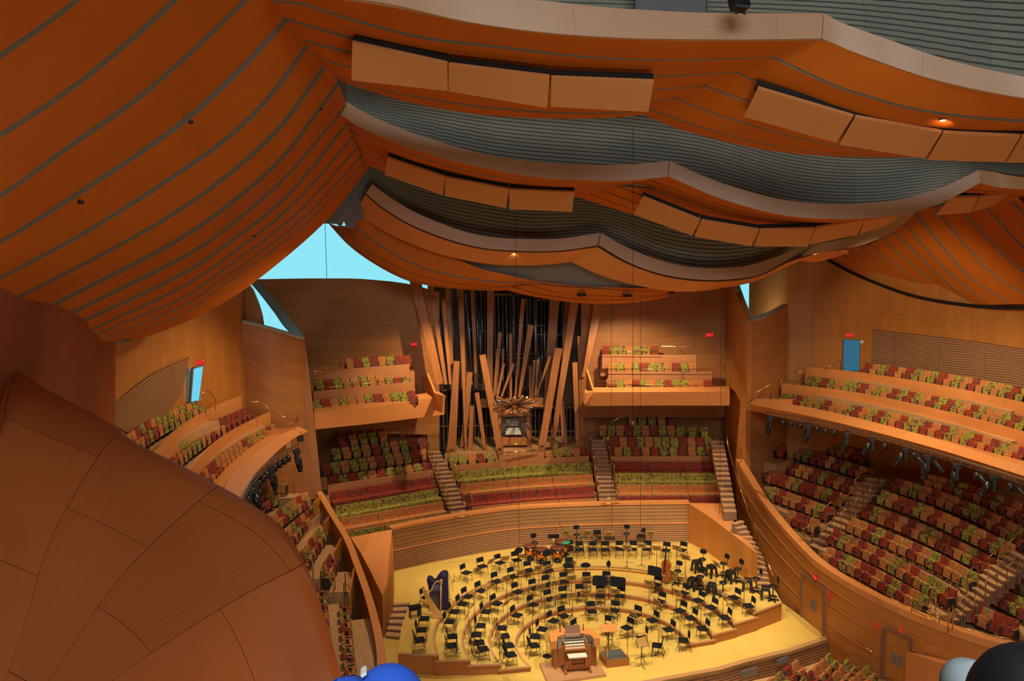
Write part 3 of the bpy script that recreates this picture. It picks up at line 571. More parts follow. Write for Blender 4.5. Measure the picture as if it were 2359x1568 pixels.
mb = MB(); mb.loft([[cols[i][k] for i in range(60)] for k in range(26)], 0, True); o = mb.build('wall_near_left', [M['bulge']], solid=.08); struct(o, 'big curved reddish-brown wood cladding bulging into the lower left foreground')
# ================================================================ CEILING
def boards(name, label, curves, n=44, gap=9, gapmat='greytrim', mat='sail', lift=.18, gaps=None):
    """clapboard pillow: wide boards between successive curves, a grey reveal between boards"""
    cs = [crom([Vector(P(*q)) for q in c], n) for c in curves]; mb = MB(); v = 0
    for i in range(len(cs) - 1):
        a = cs[i]; b = cs[i + 1]; g = (gaps[i] if gaps else gap)
        if i > 0 or gaps:
            a2 = []
            for k in range(n):
                d = (b[k] - a[k]); q0 = proj(a[k]); q1 = proj(b[k]); L = math.hypot(q1[0] - q0[0], q1[1] - q0[1]); px = g * .85
                a2.append(a[k] + d * min(.45, px / max(L, 1e-3)))
            # recessed reveal: board edge steps up away from the eye
            up = [p + (p - Vector((0, 0, HC))).normalized() * lift for p in a]
            mb.loft([a, up, a2], 1, False); a = a2
        mid = [a[k].lerp(b[k], .5) - (a[k] - Vector((0, 0, HC))).normalized() * .0 for k in range(n)]
        mb.loft([a, mid, b], 0, True, 0, v * 3.7 + 1.3); v += 1
    o = mb.build(name, [M[mat], M[gapmat]]); struct(o, label); return cs
# left sail
def sc(pts, yl, yr):
    n = len(pts); return [(p[0], p[1], (p[2] if len(p) > 2 else yl + (yr - yl) * ((p[0] - pts[0][0]) / (pts[-1][0] - pts[0][0])) ** 1.25)) for p in pts]
LS = [sc([(-260, 60), (-60, -60), (140, -190), (280, -300)], 4.5, 9),
      sc([(-220, 282), (0, 122), (170, -3), (380, -190)], 6, 12),
      sc([(-220, 435), (0, 305), (204, 165), (398, -4), (560, -170)], 7, 16),
      sc([(-220, 575), (0, 444), (168, 325), (357, 187), (561, -2), (630, -80)], 8.5, 19),
      sc([(-200, 665), (0, 552), (153, 457), (408, 284), (560, 145), (655, 41)], 10, 21.2),
      sc([(-90, 680), (64, 603), (255, 494), (510, 322), (620, 215), (708, 95)], 12, 23.2),
      sc([(0, 700), (120, 641), (357, 513), (510, 408), (640, 290), (746, 147)], 14, 25.2),
      sc([(90, 715), (161, 677), (380, 564), (510, 478), (650, 356), (777, 187)], 17, 27.2),
      sc([(120, 738), (186, 705), (390, 604), (510, 530), (660, 400), (798, 238)], 19, 30),
      sc([(140, 762), (204, 730), (400, 637), (510, 567), (665, 442), (800, 278)], 20.6, 31.8),
      sc([(160, 780), (217, 753), (405, 665), (510, 598), (680, 462), (816, 306)], 21.6, 33.4),
      sc([(175, 790), (230, 764), (410, 688), (510, 622), (690, 482), (828, 331)], 22.6, 35),
      sc([(195, 800), (245, 774), (410, 708), (510, 643), (700, 498), (838, 350)], 23.4, 36.6),
      sc([(225, 800), (252, 781), (400, 732), (510, 660), (710, 508), (844, 368)], 24.2, 38),
      [(262, 784, 25.3), (300, 783, 25.9), (380, 761, 27.4), (480, 716, 29.6), (590, 647, 32.3), (748, 512, 36.8), (848, 388, 39.5)]]
boards('ceiling', 'sweeping left sail of orange ceiling boards with grey joints', LS, 60, gapmat='reveal', lift=.03, gaps=[10, 12, 13, 13, 13, 12, 12, 11, 10, 9, 7, 6, 5, 4])
# right sail
RS = [[(2250, 380, 33.0), (2330, 440, 31.5), (2420, 530, 30), (2520, 640, 29)],
      [(2300, 430, 34.9), (2359, 487, 34), (2430, 570, 33), (2520, 660, 32)],
      [(2250, 450, 36.9), (2359, 568, 35.2), (2440, 655, 34), (2500, 690, 33.4)],
      [(2196, 462, 38.8), (2300, 570, 37.2), (2359, 624, 36.4), (2460, 690, 35)],
      [(2142, 463, 40.4), (2240, 580, 38.8), (2299, 638, 37.9), (2400, 700, 36)],
      [(2092, 466, 41.8), (2180, 575, 40.2), (2240, 640, 39.3), (2330, 700, 37.6)],
      [(2064, 490, 42.8), (2150, 588, 41.2), (2215, 650, 40.3), (2280, 702, 39)],
      [(2060, 533, 43.4), (2120, 590, 42.3), (2185, 652, 41.3), (2245, 700, 40.3)],
      [(2034, 548, 44.2), (2100, 607, 43.2), (2160, 656, 42.4), (2215, 698, 41.4)],
      [(2004, 562, 45), (2070, 615, 44.1), (2130, 660, 43.2), (2185, 695, 42.4)],
      [(1980, 566, 45.6), (2050, 622, 44.7), (2105, 662, 44), (2155, 690, 43.2)],
      [(1956, 570, 46.2), (2020, 620, 45.5), (2075, 655, 44.8), (2125, 683, 44)],
      [(1930, 576, 46.8), (2000, 626, 46.1), (2045, 654, 45.5), (2095, 676, 44.8)],
      [(1895, 592, 47.4), (1935, 616, 47), (1978, 636, 46.5), (2040, 660, 45.6)]]
boards('ceiling', 'sweeping right sail of orange ceiling boards with grey joints', RS, 30, gapmat='reveal', lift=.03, gaps=[8, 8, 7, 7, 7, 6, 5, 5, 4, 4, 3, 3, 3])
mb = MB(); mb.tube(PC([(1895, 592, 47.2), (1978, 635, 46.2), (2102, 681, 43.6), (2240, 704, 40.2), (2359, 708, 36.8), (2500, 700, 33)], 40), .09, 5); o = mb.build('trim_12', [M['dark']]); struct(o, 'dark joint under the right sail')
mb = MB(); mb.tube(PC([(200, 737, 21.6), (228, 765, 23.6), (250, 780, 24.8), (275, 785, 25.3), (300, 783, 25.7)], 30), .05, 5); o = mb.build('trim_13', [M['greytrim']]); struct(o, 'grey joint where the left sail meets the wall')
def fascia(name, label, top, bot, n=50, mat='fascia'):
    mb = MB(); t = PC(top, n); b = PC(bot, n); mb.loft([t, [t[k].lerp(b[k], .5) for k in range(n)], b], 0, True)
    o = mb.build(name, [M[mat]], solid=.12); struct(o, label); return o
# ---- first canopy (nearest)
f1t = [(560, -60, 18.6), (700, -42, 19), (879, -3, 19.6), (1067, -12, 20), (1251, 3, 20.3), (1389, 18, 20.5), (1600, 31, 20.7), (1730, 33, 20.7), (1895, 33, 20.6)]
f1b = [(600, -30, 18.6), (700, -12, 19), (884, 10, 19.5), (1067, 50, 20), (1251, 76, 20.3), (1435, 89, 20.5), (1600, 92.5, 20.6), (1730, 93, 20.6), (1891, 91, 20.5)]
f1t[2] = (879, -22, 19.6)
fascia('ceiling_fascia', 'pale fascia of the nearest ceiling canopy, left span', f1t, f1b)
fascia('ceiling_fascia', 'pale fascia of the nearest ceiling canopy, right span',
       [(1897, 33, 20.6), (1950, 58, 20.4), (2056, 96, 20.1), (2140, 126, 19.8), (2240, 154, 19.4), (2359, 177, 19), (2520, 196, 18.4)],
       [(1893, 91, 20.5), (1950, 115, 20.4), (2010, 138, 20.2), (2080, 163, 20), (2147, 184, 19.7), (2250, 208, 19.3), (2359, 227, 19), (2520, 246, 18.4)])
T1L = [[(600, -32, 18.6), (700, -14, 19), (884, 8, 19.5), (1067, 48, 20), (1251, 74, 20.3), (1435, 87, 20.5), (1600, 91, 20.6), (1891, 90, 20.5)],
       [(618, 0, 19.8), (700, 7, 20.1), (792, 37, 20.6), (975, 83, 21.2), (1159, 106, 21.6), (1343, 128, 21.8), (1500, 136, 21.9), (1650, 135, 21.9), (1785, 131, 21.8)],
       [(650, 38, 21.2), (700, 53, 21.4), (815, 85, 21.9), (960, 118, 22.4), (1150, 148, 22.9), (1343, 168, 23.2), (1508, 172, 23.2), (1600, 171, 23.2), (1695, 164, 23.1)],
       [(680, 80, 22.6), (718, 96, 22.8), (810, 118, 23.2), (950, 152, 23.7), (1130, 180, 24.1), (1300, 196, 24.4), (1450, 204, 24.5), (1540, 203, 24.4), (1622, 196, 24.3)],
       [(712, 118, 23.8), (741, 133, 24), (810, 153, 24.4), (940, 184, 24.9), (1100, 208, 25.3), (1280, 225, 25.6), (1420, 232, 25.7), (1500, 230, 25.6), (1555, 224, 25.6)],
       [(752, 160, 25.4), (773, 174, 25.5), (850, 197, 25.9), (930, 216, 26.1), (1113, 244, 26.5), (1297, 258, 26.7), (1400, 259, 26.8), (1460, 255, 26.7), (1496, 248, 26.7)],
       [(775, 180, 27), (800, 192, 27.1), (860, 212, 27.3), (940, 235, 27.5), (1060, 258, 27.8), (1200, 271, 28), (1343, 273, 28), (1430, 269, 27.8), (1480, 264, 27.8)]]
boards('ceiling', 'orange board underside of the nearest canopy, left bay', T1L, 50, gaps=[0, 8, 9, 9, 8, 5, 5][:6], lift=.06, gapmat='reveal')
T1R = [[(1893, 90, 20.5), (2010, 137, 20.2), (2147, 183, 19.7), (2359, 226, 19), (2520, 244, 18.6)],
       [(1786, 131, 21.8), (1918, 192, 21.3), (2010, 222, 21), (2102, 247, 20.7), (2230, 266, 20.3), (2359, 275, 20), (2520, 285, 19.4)],
       [(1696, 164, 23.1), (1753, 188, 22.9), (1918, 246, 22.3), (2050, 277, 21.8), (2147, 292, 21.5), (2250, 300, 21.2), (2359, 303, 20.9), (2520, 305, 20.5)],
       [(1623, 196, 24.3), (1723, 231, 23.8), (1850, 275, 23.3), (1964, 303, 22.9), (2100, 325, 22.5), (2230, 333, 22.2), (2359, 333, 22), (2520, 330, 21.5)],
       [(1556, 224, 25.6), (1660, 265, 25.1), (1780, 300, 24.6), (1880, 326, 24.2), (1990, 344, 23.8), (2120, 352, 23.5), (2250, 352, 23.2), (2450, 345, 22.8)],
       [(1497, 248, 26.7), (1590, 283, 26.3), (1688, 312, 26), (1790, 336, 25.6), (1900, 352, 25.2), (2056, 359, 24.8), (2200, 357, 24.4), (2400, 350, 24)],
       [(1482, 265, 27.8), (1560, 295, 27.4), (1643, 319, 27), (1740, 341, 26.6), (1826, 353, 26.2), (1940, 361, 25.9), (2060, 362, 25.5), (2350, 358, 24.8)]]
boards('ceiling', 'orange board underside of the nearest canopy, right bay', T1R, 50, gaps=[0, 9, 6, 7, 6, 5], lift=.06, gapmat='reveal')
# ---- second canopy
fascia('ceiling_fascia', 'greyish fascia of the middle ceiling canopy, left span',
       [(795, 233, 30.2), (850, 264, 30.6), (930, 299, 31), (1040, 335, 31.4), (1150, 361, 31.8), (1260, 375, 32), (1370, 380, 32.1), (1450, 379, 32), (1541, 371, 31.8)],
       [(780, 262, 30.2), (833, 295, 30.6), (930, 336, 31), (1040, 370, 31.4), (1150, 394, 31.8), (1260, 411, 32), (1370, 416, 32.1), (1450, 416, 32), (1538, 407, 31.8)])
fascia('ceiling_fascia', 'greyish fascia of the middle ceiling canopy, centre span',
       [(1543, 371, 31.8), (1640, 413, 31.5), (1740, 445, 31.1), (1826, 463, 30.8), (1920, 470, 30.4), (2010, 467, 30), (2100, 453, 29.6), (2180, 427, 29.2), (2254, 391, 28.8)],
       [(1540, 407, 31.8), (1643, 451, 31.5), (1734, 480, 31.1), (1826, 499, 30.8), (1920, 504, 30.4), (2010, 502, 30), (2100, 490, 29.6), (2180, 462, 29.2), (2258, 421, 28.8)])
fascia('ceiling_fascia', 'greyish fascia of the middle ceiling canopy, right span',
       [(2256, 391, 28.8), (2290, 395, 28.4), (2330, 402, 28), (2420, 412, 27)], [(2260, 421, 28.8), (2300, 431, 28.4), (2359, 434, 28), (2450, 436, 27)])
T2L = [[(780, 262, 30.3), (833, 294, 30.7), (930, 335, 31.1), (1040, 369, 31.5), (1150, 393, 31.9), (1260, 410, 32.1), (1370, 415, 32.2), (1450, 415, 32.1), (1538, 406, 31.9)],
       [(797, 280, 31.6), (850, 312, 32), (940, 352, 32.4), (1050, 385, 32.8), (1150, 407, 33.1), (1260, 421, 33.3), (1370, 424, 33.4), (1440, 423, 33.3), (1500, 415, 33.1)],
       [(812, 303, 32.8), (860, 332, 33.1), (940, 366, 33.5), (1050, 397, 33.9), (1150, 418, 34.2), (1260, 430, 34.5), (1360, 432, 34.5), (1420, 429, 34.4), (1462, 422, 34.2)],
       [(824, 328, 34), (870, 352, 34.4), (940, 380, 34.7), (1050, 408, 35), (1150, 426, 35.3), (1250, 436, 35.6), (1340, 438, 35.6), (1395, 435, 35.5), (1426, 430, 35.4)],
       [(833, 348, 35.2), (880, 368, 35.5), (950, 394, 35.8), (1050, 418, 36.2), (1150, 435, 36.5), (1240, 443, 36.7), (1320, 445, 36.7), (1365, 443, 36.6), (1392, 439, 36.5)],
       [(838, 366, 36.3), (880, 383, 36.6), (950, 405, 36.9), (1050, 428, 37.2), (1150, 443, 37.5), (1230, 449, 37.7), (1300, 451, 37.7), (1335, 449, 37.6), (1358, 447, 37.5)],
       [(846, 380, 37.8), (886, 395, 37.9), (950, 412, 38), (1050, 434, 38.2), (1150, 448, 38.3), (1220, 453, 38.4), (1280, 455, 38.4), (1310, 455, 38.4), (1325, 452, 38.4)]]
boards('ceiling', 'orange board underside of the middle canopy, left bay', T2L, 44, gaps=[0, 4, 4, 4, 4, 3], lift=.12, gapmat='stepr')
T2R = [[(1540, 406, 31.9), (1643, 450, 31.6), (1734, 479, 31.2), (1826, 498, 30.9), (1920, 503, 30.5), (2010, 501, 30.1), (2100, 489, 29.7), (2170, 466, 29.3)],
       [(1501, 415, 33.1), (1590, 448, 32.8), (1690, 480, 32.5), (1780, 498, 32.2), (1870, 508, 31.9), (1950, 510, 31.6), (2030, 503, 31.3), (2100, 490, 31)],
       [(1463, 422, 34.2), (1560, 455, 34), (1660, 486, 33.7), (1750, 505, 33.4), (1840, 514, 33.1), (1920, 516, 32.8), (1990, 510, 32.5), (2060, 498, 32.3)],
       [(1427, 430, 35.4), (1520, 463, 35.2), (1620, 494, 34.9), (1710, 513, 34.6), (1800, 522, 34.3), (1880, 524, 34), (1950, 518, 33.7), (2020, 507, 33.5)],
       [(1393, 439, 36.5), (1480, 472, 36.3), (1570, 500, 36), (1660, 520, 35.7), (1750, 531, 35.4), (1840, 532, 35.1), (1910, 527, 34.8), (1980, 517, 34.6)],
       [(1359, 447, 37.5), (1440, 475, 37.3), (1530, 503, 37.1), (1620, 525, 36.8), (1710, 538, 36.5), (1800, 540, 36.2), (1870, 536, 35.9), (1930, 528, 35.7)],
       [(1326, 452, 38.4), (1400, 476, 38.2), (1480, 500, 38), (1560, 521, 37.8), (1660, 540, 37.5), (1750, 548, 37.2), (1820, 546, 37), (1880, 540, 36.8)]]
boards('ceiling', 'orange board underside of the middle canopy, centre bay', T2R, 44, gaps=[0, 4, 4, 4, 4, 3], lift=.12, gapmat='stepr')
T2F = [[(2257, 420, 28.9), (2300, 430, 28.5), (2359, 433, 28.1), (2450, 436, 27.6)], [(2225, 436, 30.3), (2290, 440, 30), (2359, 442, 29.6), (2440, 446, 29)], [(2195, 452, 31.6), (2260, 456, 31.3), (2359, 450, 30.8), (2430, 452, 30.4)], [(2160, 470, 33), (2240, 474, 32.6), (2327, 462, 32.2), (2400, 470, 31.8)]]
boards('ceiling', 'orange board underside of the middle canopy, right bay', T2F, 20, gaps=[0, 3, 3], lift=.12, gapmat='stepr')
# ---- third canopy: fascia, curved lip, and the lowest pillows above the organ
fascia('ceiling_fascia', 'brownish fascia of the farthest ceiling canopy, left span',
       [(858, 424, 39.6), (900, 455, 39.8), (960, 490, 40), (1040, 523, 40.2), (1113, 543, 40.4), (1200, 550, 40.6), (1290, 549, 40.8), (1382, 536, 40.8)],
       [(843, 445, 39.6), (880, 476, 39.8), (945, 516, 40), (1030, 550, 40.2), (1113, 571, 40.4), (1205, 578, 40.6), (1290, 577, 40.8), (1377, 565, 40.8)])
fascia('ceiling_fascia', 'greyish fascia of the farthest ceiling canopy, centre span',
       [(1384, 536, 40.8), (1450, 572, 40.8), (1530, 602, 40.8), (1610, 616, 40.8), (1700, 614, 40.7), (1770, 598, 40.6), (1830, 574, 40.4)],
       [(1379, 565, 40.8), (1450, 605, 40.8), (1520, 630, 40.8), (1600, 643, 40.8), (1680, 643, 40.7), (1760, 628, 40.6), (1862, 567, 40.3)])
fascia('ceiling_fascia', 'greyish ring fascia curling up on the right behind the middle canopy',
       [(1880, 562, 40), (1950, 548, 39.4), (2010, 527, 38.6), (2060, 500, 37.8), (2110, 480, 37)],
       [(1845, 590, 40.3), (1920, 577, 39.7), (2000, 560, 38.8), (2070, 525, 37.8), (2112, 484, 37)])
lip = lambda nm, a, b, lb: fascia(nm, lb, a, b, 44, 'rail')
lip('ceiling_lip', [(843, 447, 39.7), (880, 478, 39.9), (945, 518, 40.1), (1030, 552, 40.3), (1113, 572, 40.5), (1205, 579, 40.7), (1290, 578, 40.9), (1340, 572, 40.9), (1377, 567, 40.9)], [(822, 484, 41), (870, 520, 41.2), (940, 556, 41.4), (1020, 584, 41.6), (1113, 604, 41.8), (1205, 609, 42), (1270, 606, 42.1), (1314, 601, 42.2), (1320, 598, 42.2)], 'curved orange lip under the farthest canopy, left span')
lip('ceiling_lip', [(1376, 567, 40.9), (1440, 603, 41), (1520, 632, 41), (1600, 645, 41), (1680, 645, 40.9), (1750, 633, 40.8), (1820, 600, 40.6), (1900, 577, 40.2)], [(1316, 601, 42.2), (1380, 630, 42.3), (1450, 651, 42.4), (1530, 666, 42.4), (1600, 669, 42.4), (1670, 660, 42.2), (1740, 645, 41.9), (1800, 615, 41.6)], 'curved orange lip under the farthest canopy, right span')
lip('ceiling_lip', [(1840, 590, 40.8), (1900, 578, 40.4), (1950, 572, 40.2)], [(1825, 598, 41.4), (1885, 600, 41.2), (1955, 580, 40.8)], 'small lit orange lip behind the right ring fascia')
T3 = [[(822, 485, 41.2), (870, 512, 42.0), (940, 546, 42.1), (1021, 581, 42.2), (1100, 616, 42.4), (1165, 632, 42.8), (1232, 647, 43.2)],
      [(815, 510, 41.8), (850, 545, 42), (910, 585, 42.2), (990, 620, 42.4), (1080, 640, 42.6), (1160, 648, 43), (1228, 649, 43.35)],
      [(800, 520, 42.3), (835, 562, 42.4), (890, 600, 42.6), (960, 632, 42.8), (1040, 650, 43), (1130, 658, 43.2), (1225, 653, 43.6)],
      [(775, 520, 42.8), (810, 562, 42.9), (870, 605, 43), (940, 639, 43.2), (1020, 658, 43.4), (1110, 664, 43.6), (1180, 658, 43.8)],
      [(755, 513, 43.3), (800, 562, 43.4), (850, 600, 43.5), (910, 634, 43.7), (960, 652, 43.9), (1040, 664, 44), (1130, 669, 44.2), (1170, 668, 44.3)]]
boards('ceiling', 'lowest orange canopy boards above the organ, left bay', T3, 40, gaps=[0, 4, 4, 4], lift=.1)
T3b = [[(1230, 646, 43.3), (1297, 654, 43.4), (1360, 659, 43.5), (1430, 662, 43.5), (1520, 664, 43.4), (1600, 664, 43.2)],
       [(1225, 651, 43.6), (1280, 657, 43.7), (1360, 662, 43.8), (1440, 668, 43.8), (1530, 672, 43.7), (1600, 667, 43.5)],
       [(1222, 655, 43.9), (1280, 672, 44), (1340, 678, 44.1), (1420, 682, 44.1), (1500, 680, 44), (1550, 674, 43.8)],
       [(1180, 659, 44.3), (1240, 676, 44.4), (1300, 685, 44.5), (1380, 690, 44.5), (1460, 688, 44.4), (1545, 677, 44.2)],
       [(1165, 668, 44.5), (1230, 683, 44.7), (1300, 694, 44.9), (1380, 700, 45), (1460, 697, 44.8), (1530, 686, 44.5)]]
boards('ceiling', 'lowest orange canopy boards above the organ, right bay', T3b, 40, gaps=[0, 3, 3, 3], lift=.1, gapmat='stepr')
mb = MB(); mb.loft([PC([(960, 550, 42.3), (1113, 595, 42.5), (1205, 600, 42.7), (1290, 596, 42.9), (1340, 600, 43), (1420, 625, 43.1), (1560, 655, 43.1)], 20), PC([(960, 570, 42.5), (1100, 618, 42.8), (1232, 650, 43.5), (1300, 657, 43.6), (1389, 663, 43.7), (1480, 666, 43.7), (1580, 668, 43.5)], 20)], 0, True)
o = mb.build('ceiling', [M['greytrim']], solid=.05); struct(o, 'dark grey recess between the far lip and the lowest canopy')
for px, py in ((1340, 680), (1445, 682), (1546, 674)):
    p = P(px, py, 43.9); mb = MB(); mb.lathe([(.26, 0), (.26, .12), (.2, .14)]); o = mb.build('ceiling_light', [M['black']], loc=(p.x, p.y, p.z - .05)); tag(o, {1340: 'leftmost', 1445: 'middle', 1546: 'rightmost'}[px] + ' dark round ceiling fitting under the lowest canopy', 'ceiling light', 'round fittings under the lowest canopy')
# grey bracket where sail and canopies meet
mb = MB(); pts = [(850, 392), (858, 410), (848, 455), (830, 478), (838, 500), (828, 512), (822, 505), (818, 522), (800, 527), (792, 510), (786, 524), (778, 518), (775, 516), (735, 514), (762, 475), (805, 415), (843, 370)]
f = [P(x, y, 40.4) for x, y in pts]; bk2 = [P(x, y, 41.1) for x, y in pts]; n = len(f); mb.v += f + bk2; mb.face(list(range(n))); mb.face(list(range(n, 2 * n))[::-1])
for i in range(n): j = (i + 1) % n; mb.face([i, j, n + j, n + i])
o = mb.build('trim_14', [M['greytrim']]); struct(o, 'grey scalloped bracket where the left sail meets the far canopy')
# ---- grey louvre walls between canopies
def louvre(label, top, bot, n=40):
    mb = MB(); t = PC(top, n); b = PC(bot, n); mb.loft([b, [b[k].lerp(t[k], .5) for k in range(n)], t], 0, True); o = mb.build('ceiling_louvre', [M['grey']], solid=.08); struct(o, label); return o
louvre('grey louvred upper wall at the top of the view', [(760, -80, 27), (1400, -80, 28), (1900, -80, 28), (2600, -80, 26)], [(760, 70, 26), (1400, 110, 27), (1900, 150, 27), (2300, 240, 26), (2600, 280, 25)])
louvre('grey louvred wall between the nearest and middle canopies', [(798, 150, 34), (1100, 150, 35.5), (1540, 200, 36), (1900, 290, 35), (2359, 300, 32), (2560, 300, 30)], [(798, 300, 32.6), (930, 345, 33), (1150, 405, 33.6), (1450, 430, 34), (1640, 450, 33.6), (1826, 498, 33.2), (2010, 503, 32.8), (2180, 470, 32), (2359, 440, 31.6), (2560, 440, 30)])
louvre('grey louvred wall between the middle and farthest canopies', [(835, 365, 41.8), (900, 380, 42.4), (1000, 390, 43), (1200, 420, 43.4), (1400, 440, 43.4), (1600, 470, 43.2), (1880, 500, 42.6), (2000, 500, 42)], [(835, 450, 41.4), (900, 475, 41.8), (1000, 530, 42), (1200, 570, 42.4), (1382, 560, 42.6), (1530, 625, 42.6), (1650, 640, 42.5), (1780, 610, 42.2), (1880, 575, 41.8), (2000, 545, 41)])
p = P(1545, 0, 26.2); mb = MB(); mb.box((0, 0, 0), (2.2, .3, 1.6)); mb.box((-1.15, -.2, 0), (.06, .1, 1.7)); mb.box((1.15, -.2, 0), (.06, .1, 1.7)); o = mb.build('wall_recess', [M['greytrim']], loc=p); struct(o, 'plain grey panel in the louvred upper wall')
# dark floodlight hanging at the top
p = P(1702, 8, 19.5); r = thing('floodlight', 'black floodlight hanging at the top above the nearest canopy', 'light', p, .3)
mb = MB(); mb.box((0, 0, .05), (.42, .3, .4), RX(-.35)); mb.build('housing', [M['black']], r, bevel=.02); mb = MB(); mb.box((0, -.14, 0), (.36, .03, .3), RX(-.35)); mb.build('lens', [M['smoke']], r)
mb = MB(); mb.tube([(-.2, 0, -.18), (-.1, -.02, -.26), (.05, 0, -.2), (.18, -.02, -.25)], .015, 5); mb.tube([(0, 0, .2), (0, 0, 1.2)], .025, 5); mb.build('bracket', [M['black']], r)
# ---- hanging reflector panels
def hang(pts, Yt, Yb, label, grp, mat='fascia'):
    a, b, c, d = pts; A, B = P(*a, Yt[0]), P(*b, Yt[1]); C_, D = P(*c, Yb[1]), P(*d, Yb[0]); ctr = (A + B + C_ + D) / 4
    root = thing('reflector_panel', label, 'ceiling panel', ctr, 0, grp); mb = MB(); n = 12; rows = []
    for k in range(4):
        f = k / 3; row = []
        for i in range(n):
            g = i / (n - 1); p = A.lerp(B, g).lerp(D.lerp(C_, g), f); row.append(p - ctr + Vector((0, 0, -.18 * (1 - (2 * g - 1) ** 2) * 0)))
        rows.append(row)
    mb.loft(rows, 0, True); mb.build('board', [M['panel']], root, solid=.1)
    mb = MB(); mb.beam(A - ctr + Vector((0, .22, .1)), B - ctr + Vector((0, .22, .1)), .3, .22); mb.build('lighting_slot', [M['dark']], root); return root
M['panel'] = wood('reflector_panel_fir', (.62, .27, .09), (.52, .21, .065), (4, 9), 0, (.35, 18), vary=.3)
g1 = 'reflector panels under the nearest canopy'; g2 = 'reflector panels under the middle canopy'
hang([(812, 95), (1031, 144), (1031, 207), (810, 182)], (21.6, 22.2), (22.6, 23.2), 'leftmost of the three panels under the nearest canopy, left bay', g1)
hang([(1034, 146), (1266, 174), (1260, 246), (1034, 207)], (22.2, 22.5), (23.2, 23.5), 'middle of the three panels under the nearest canopy, left bay', g1)
hang([(1270, 176), (1506, 185), (1493, 255), (1269, 243)], (22.5, 22.5), (23.5, 23.5), 'rightmost of the three panels under the nearest canopy, left bay', g1)
hang([(1746, 201), (1966, 266), (1927, 326), (1715, 266)], (22.6, 22.0), (23.8, 23.2), 'first hanging panel of the right bay, beside its left end', g1)
hang([(1970, 267), (2170, 302), (2131, 362), (1934, 330)], (22.0, 21.4), (23.2, 22.6), 'second hanging panel in the right bay of the nearest canopy', g1)
hang([(2173, 303), (2350, 312), (2315, 370), (2136, 365)], (21.4, 20.8), (22.6, 22), 'third hanging panel in the right bay of the nearest canopy', g1)
hang([(2353, 312), (2520, 310), (2490, 370), (2318, 371)], (20.8, 20.2), (22, 21.4), 'hanging panel cut off by the right edge of the view', g1)
hang([(893, 362), (1026, 406), (1020, 448), (886, 400)], (33.4, 34), (34.4, 35), 'leftmost of the three panels under the middle canopy, left bay', g2)
hang([(1028, 407), (1171, 434), (1166, 478), (1024, 449)], (34, 34.4), (35, 35.4), 'middle of the three panels under the middle canopy, left bay', g2)
hang([(1174, 435), (1323, 441), (1318, 486), (1173, 480)], (34.4, 34.4), (35.4, 35.4), 'rightmost of the three panels under the middle canopy, left bay', g2)
hang([(1481, 452), (1613, 505), (1595, 541), (1461, 492)], (33.6, 33.2), (34.8, 34.4), 'first panel of five under the middle canopy, centre bay', g2)
hang([(1616, 506), (1749, 528), (1731, 565), (1600, 543)], (33.2, 32.8), (34.4, 34), 'second panel of five under the middle canopy, centre bay', g2)
hang([(1751, 528), (1877, 524), (1860, 566), (1735, 565)], (32.8, 32.4), (34, 33.6), 'third panel of five under the middle canopy, centre bay', g2)
hang([(1879, 523), (1990, 505), (1975, 538), (1863, 562)], (32.4, 32), (33.6, 33.2), 'fourth panel of five under the middle canopy, centre bay', g2)
hang([(1992, 504), (2072, 494), (2040, 518), (1979, 536)], (32, 31.6), (33.2, 32.8), 'fifth and smallest panel of the middle canopy, centre bay', g2)
hang([(2190, 453), (2255, 452), (2236, 487), (2156, 493)], (31, 30.6), (32.2, 31.8), 'small tilted panel left under the right bay of the middle canopy', g2)
hang([(2257, 452), (2327, 443), (2290, 470), (2238, 486)], (30.6, 30.2), (31.8, 31.4), 'small tilted panel right under the right bay of the middle canopy', g2)
# lit recessed lamps visible in the canopies
for px, py, Y, lb in ((2172, 277, 20.9, 'lit downlight above the right bay panels'), (1184, 588, 41.3, 'lit downlight on the far canopy lip')):
    p = P(px, py, Y); r = thing('downlight', lb, 'downlight', p)
    mb = MB(); mb.lathe([(.1, 0), (.1, .08)]); mb.build('housing', [M['black']], r); mb = MB(); mb.lathe([(.0, -.012), (.075, -.012), (.075, 0)]); mb.build('bulb', [M['lamp' if Y < 30 else 'black']], r)
spot(P(1184, 584, 40.7), P(1184, 600, 41.8), 30, 90, (1, .6, .35), .04); spot(P(1880, 580, 40.1), P(1880, 592, 41), 16, 90, (1, .6, .35), .04)
spot(P(2172, 300, 21.0), P(2172, 260, 21.2), 6, 120, (1, .6, .35), .03)
# sprinkler heads on the sail
for px, py, Y in ((440, 285, 17.5), (187, 470, 14.5), (545, 447, 23.5), (320, 606, 22.5), (740, 254, 26.5), (586, 546, 27)):
    p = P(px, py, Y - .3); mb = MB(); mb.lathe([(.05, 0), (.05, .06)], seg=8); o = mb.build('sprinkler', [M['black']], loc=p); tag(o, 'tiny dark sprinkler head on the left ceiling sail', 'sprinkler', 'sprinkler heads on the left sail')
# microphone cables
for px, y0, Y, zl, lb in ((1187, 480, 40.5, 2.3, 'thin black cable hanging in front of the organ'), (1458, 290, 33, 10.2, 'thin black cable hanging beside the right choir'), (1663, 640, 41.5, 3.4, 'thin black cable hanging near the right pier'), (1408, 684, 42, 2.5, 'left of two thin cables below the lowest canopy'), (1476, 680, 42, 2.5, 'right of two thin cables below the lowest canopy')):
    p = P(px, y0, Y); mb = MB(); mb.tube([p, (p.x, p.y, zl)], .012, 4)
    if px == 1458: mb.tube([(p.x, p.y, zl), (p.x, p.y, zl - .35)], .04, 6)
    o = mb.build('hanging_cable', [M['black']]); tag(o, lb, 'cable', 'thin hanging cables')
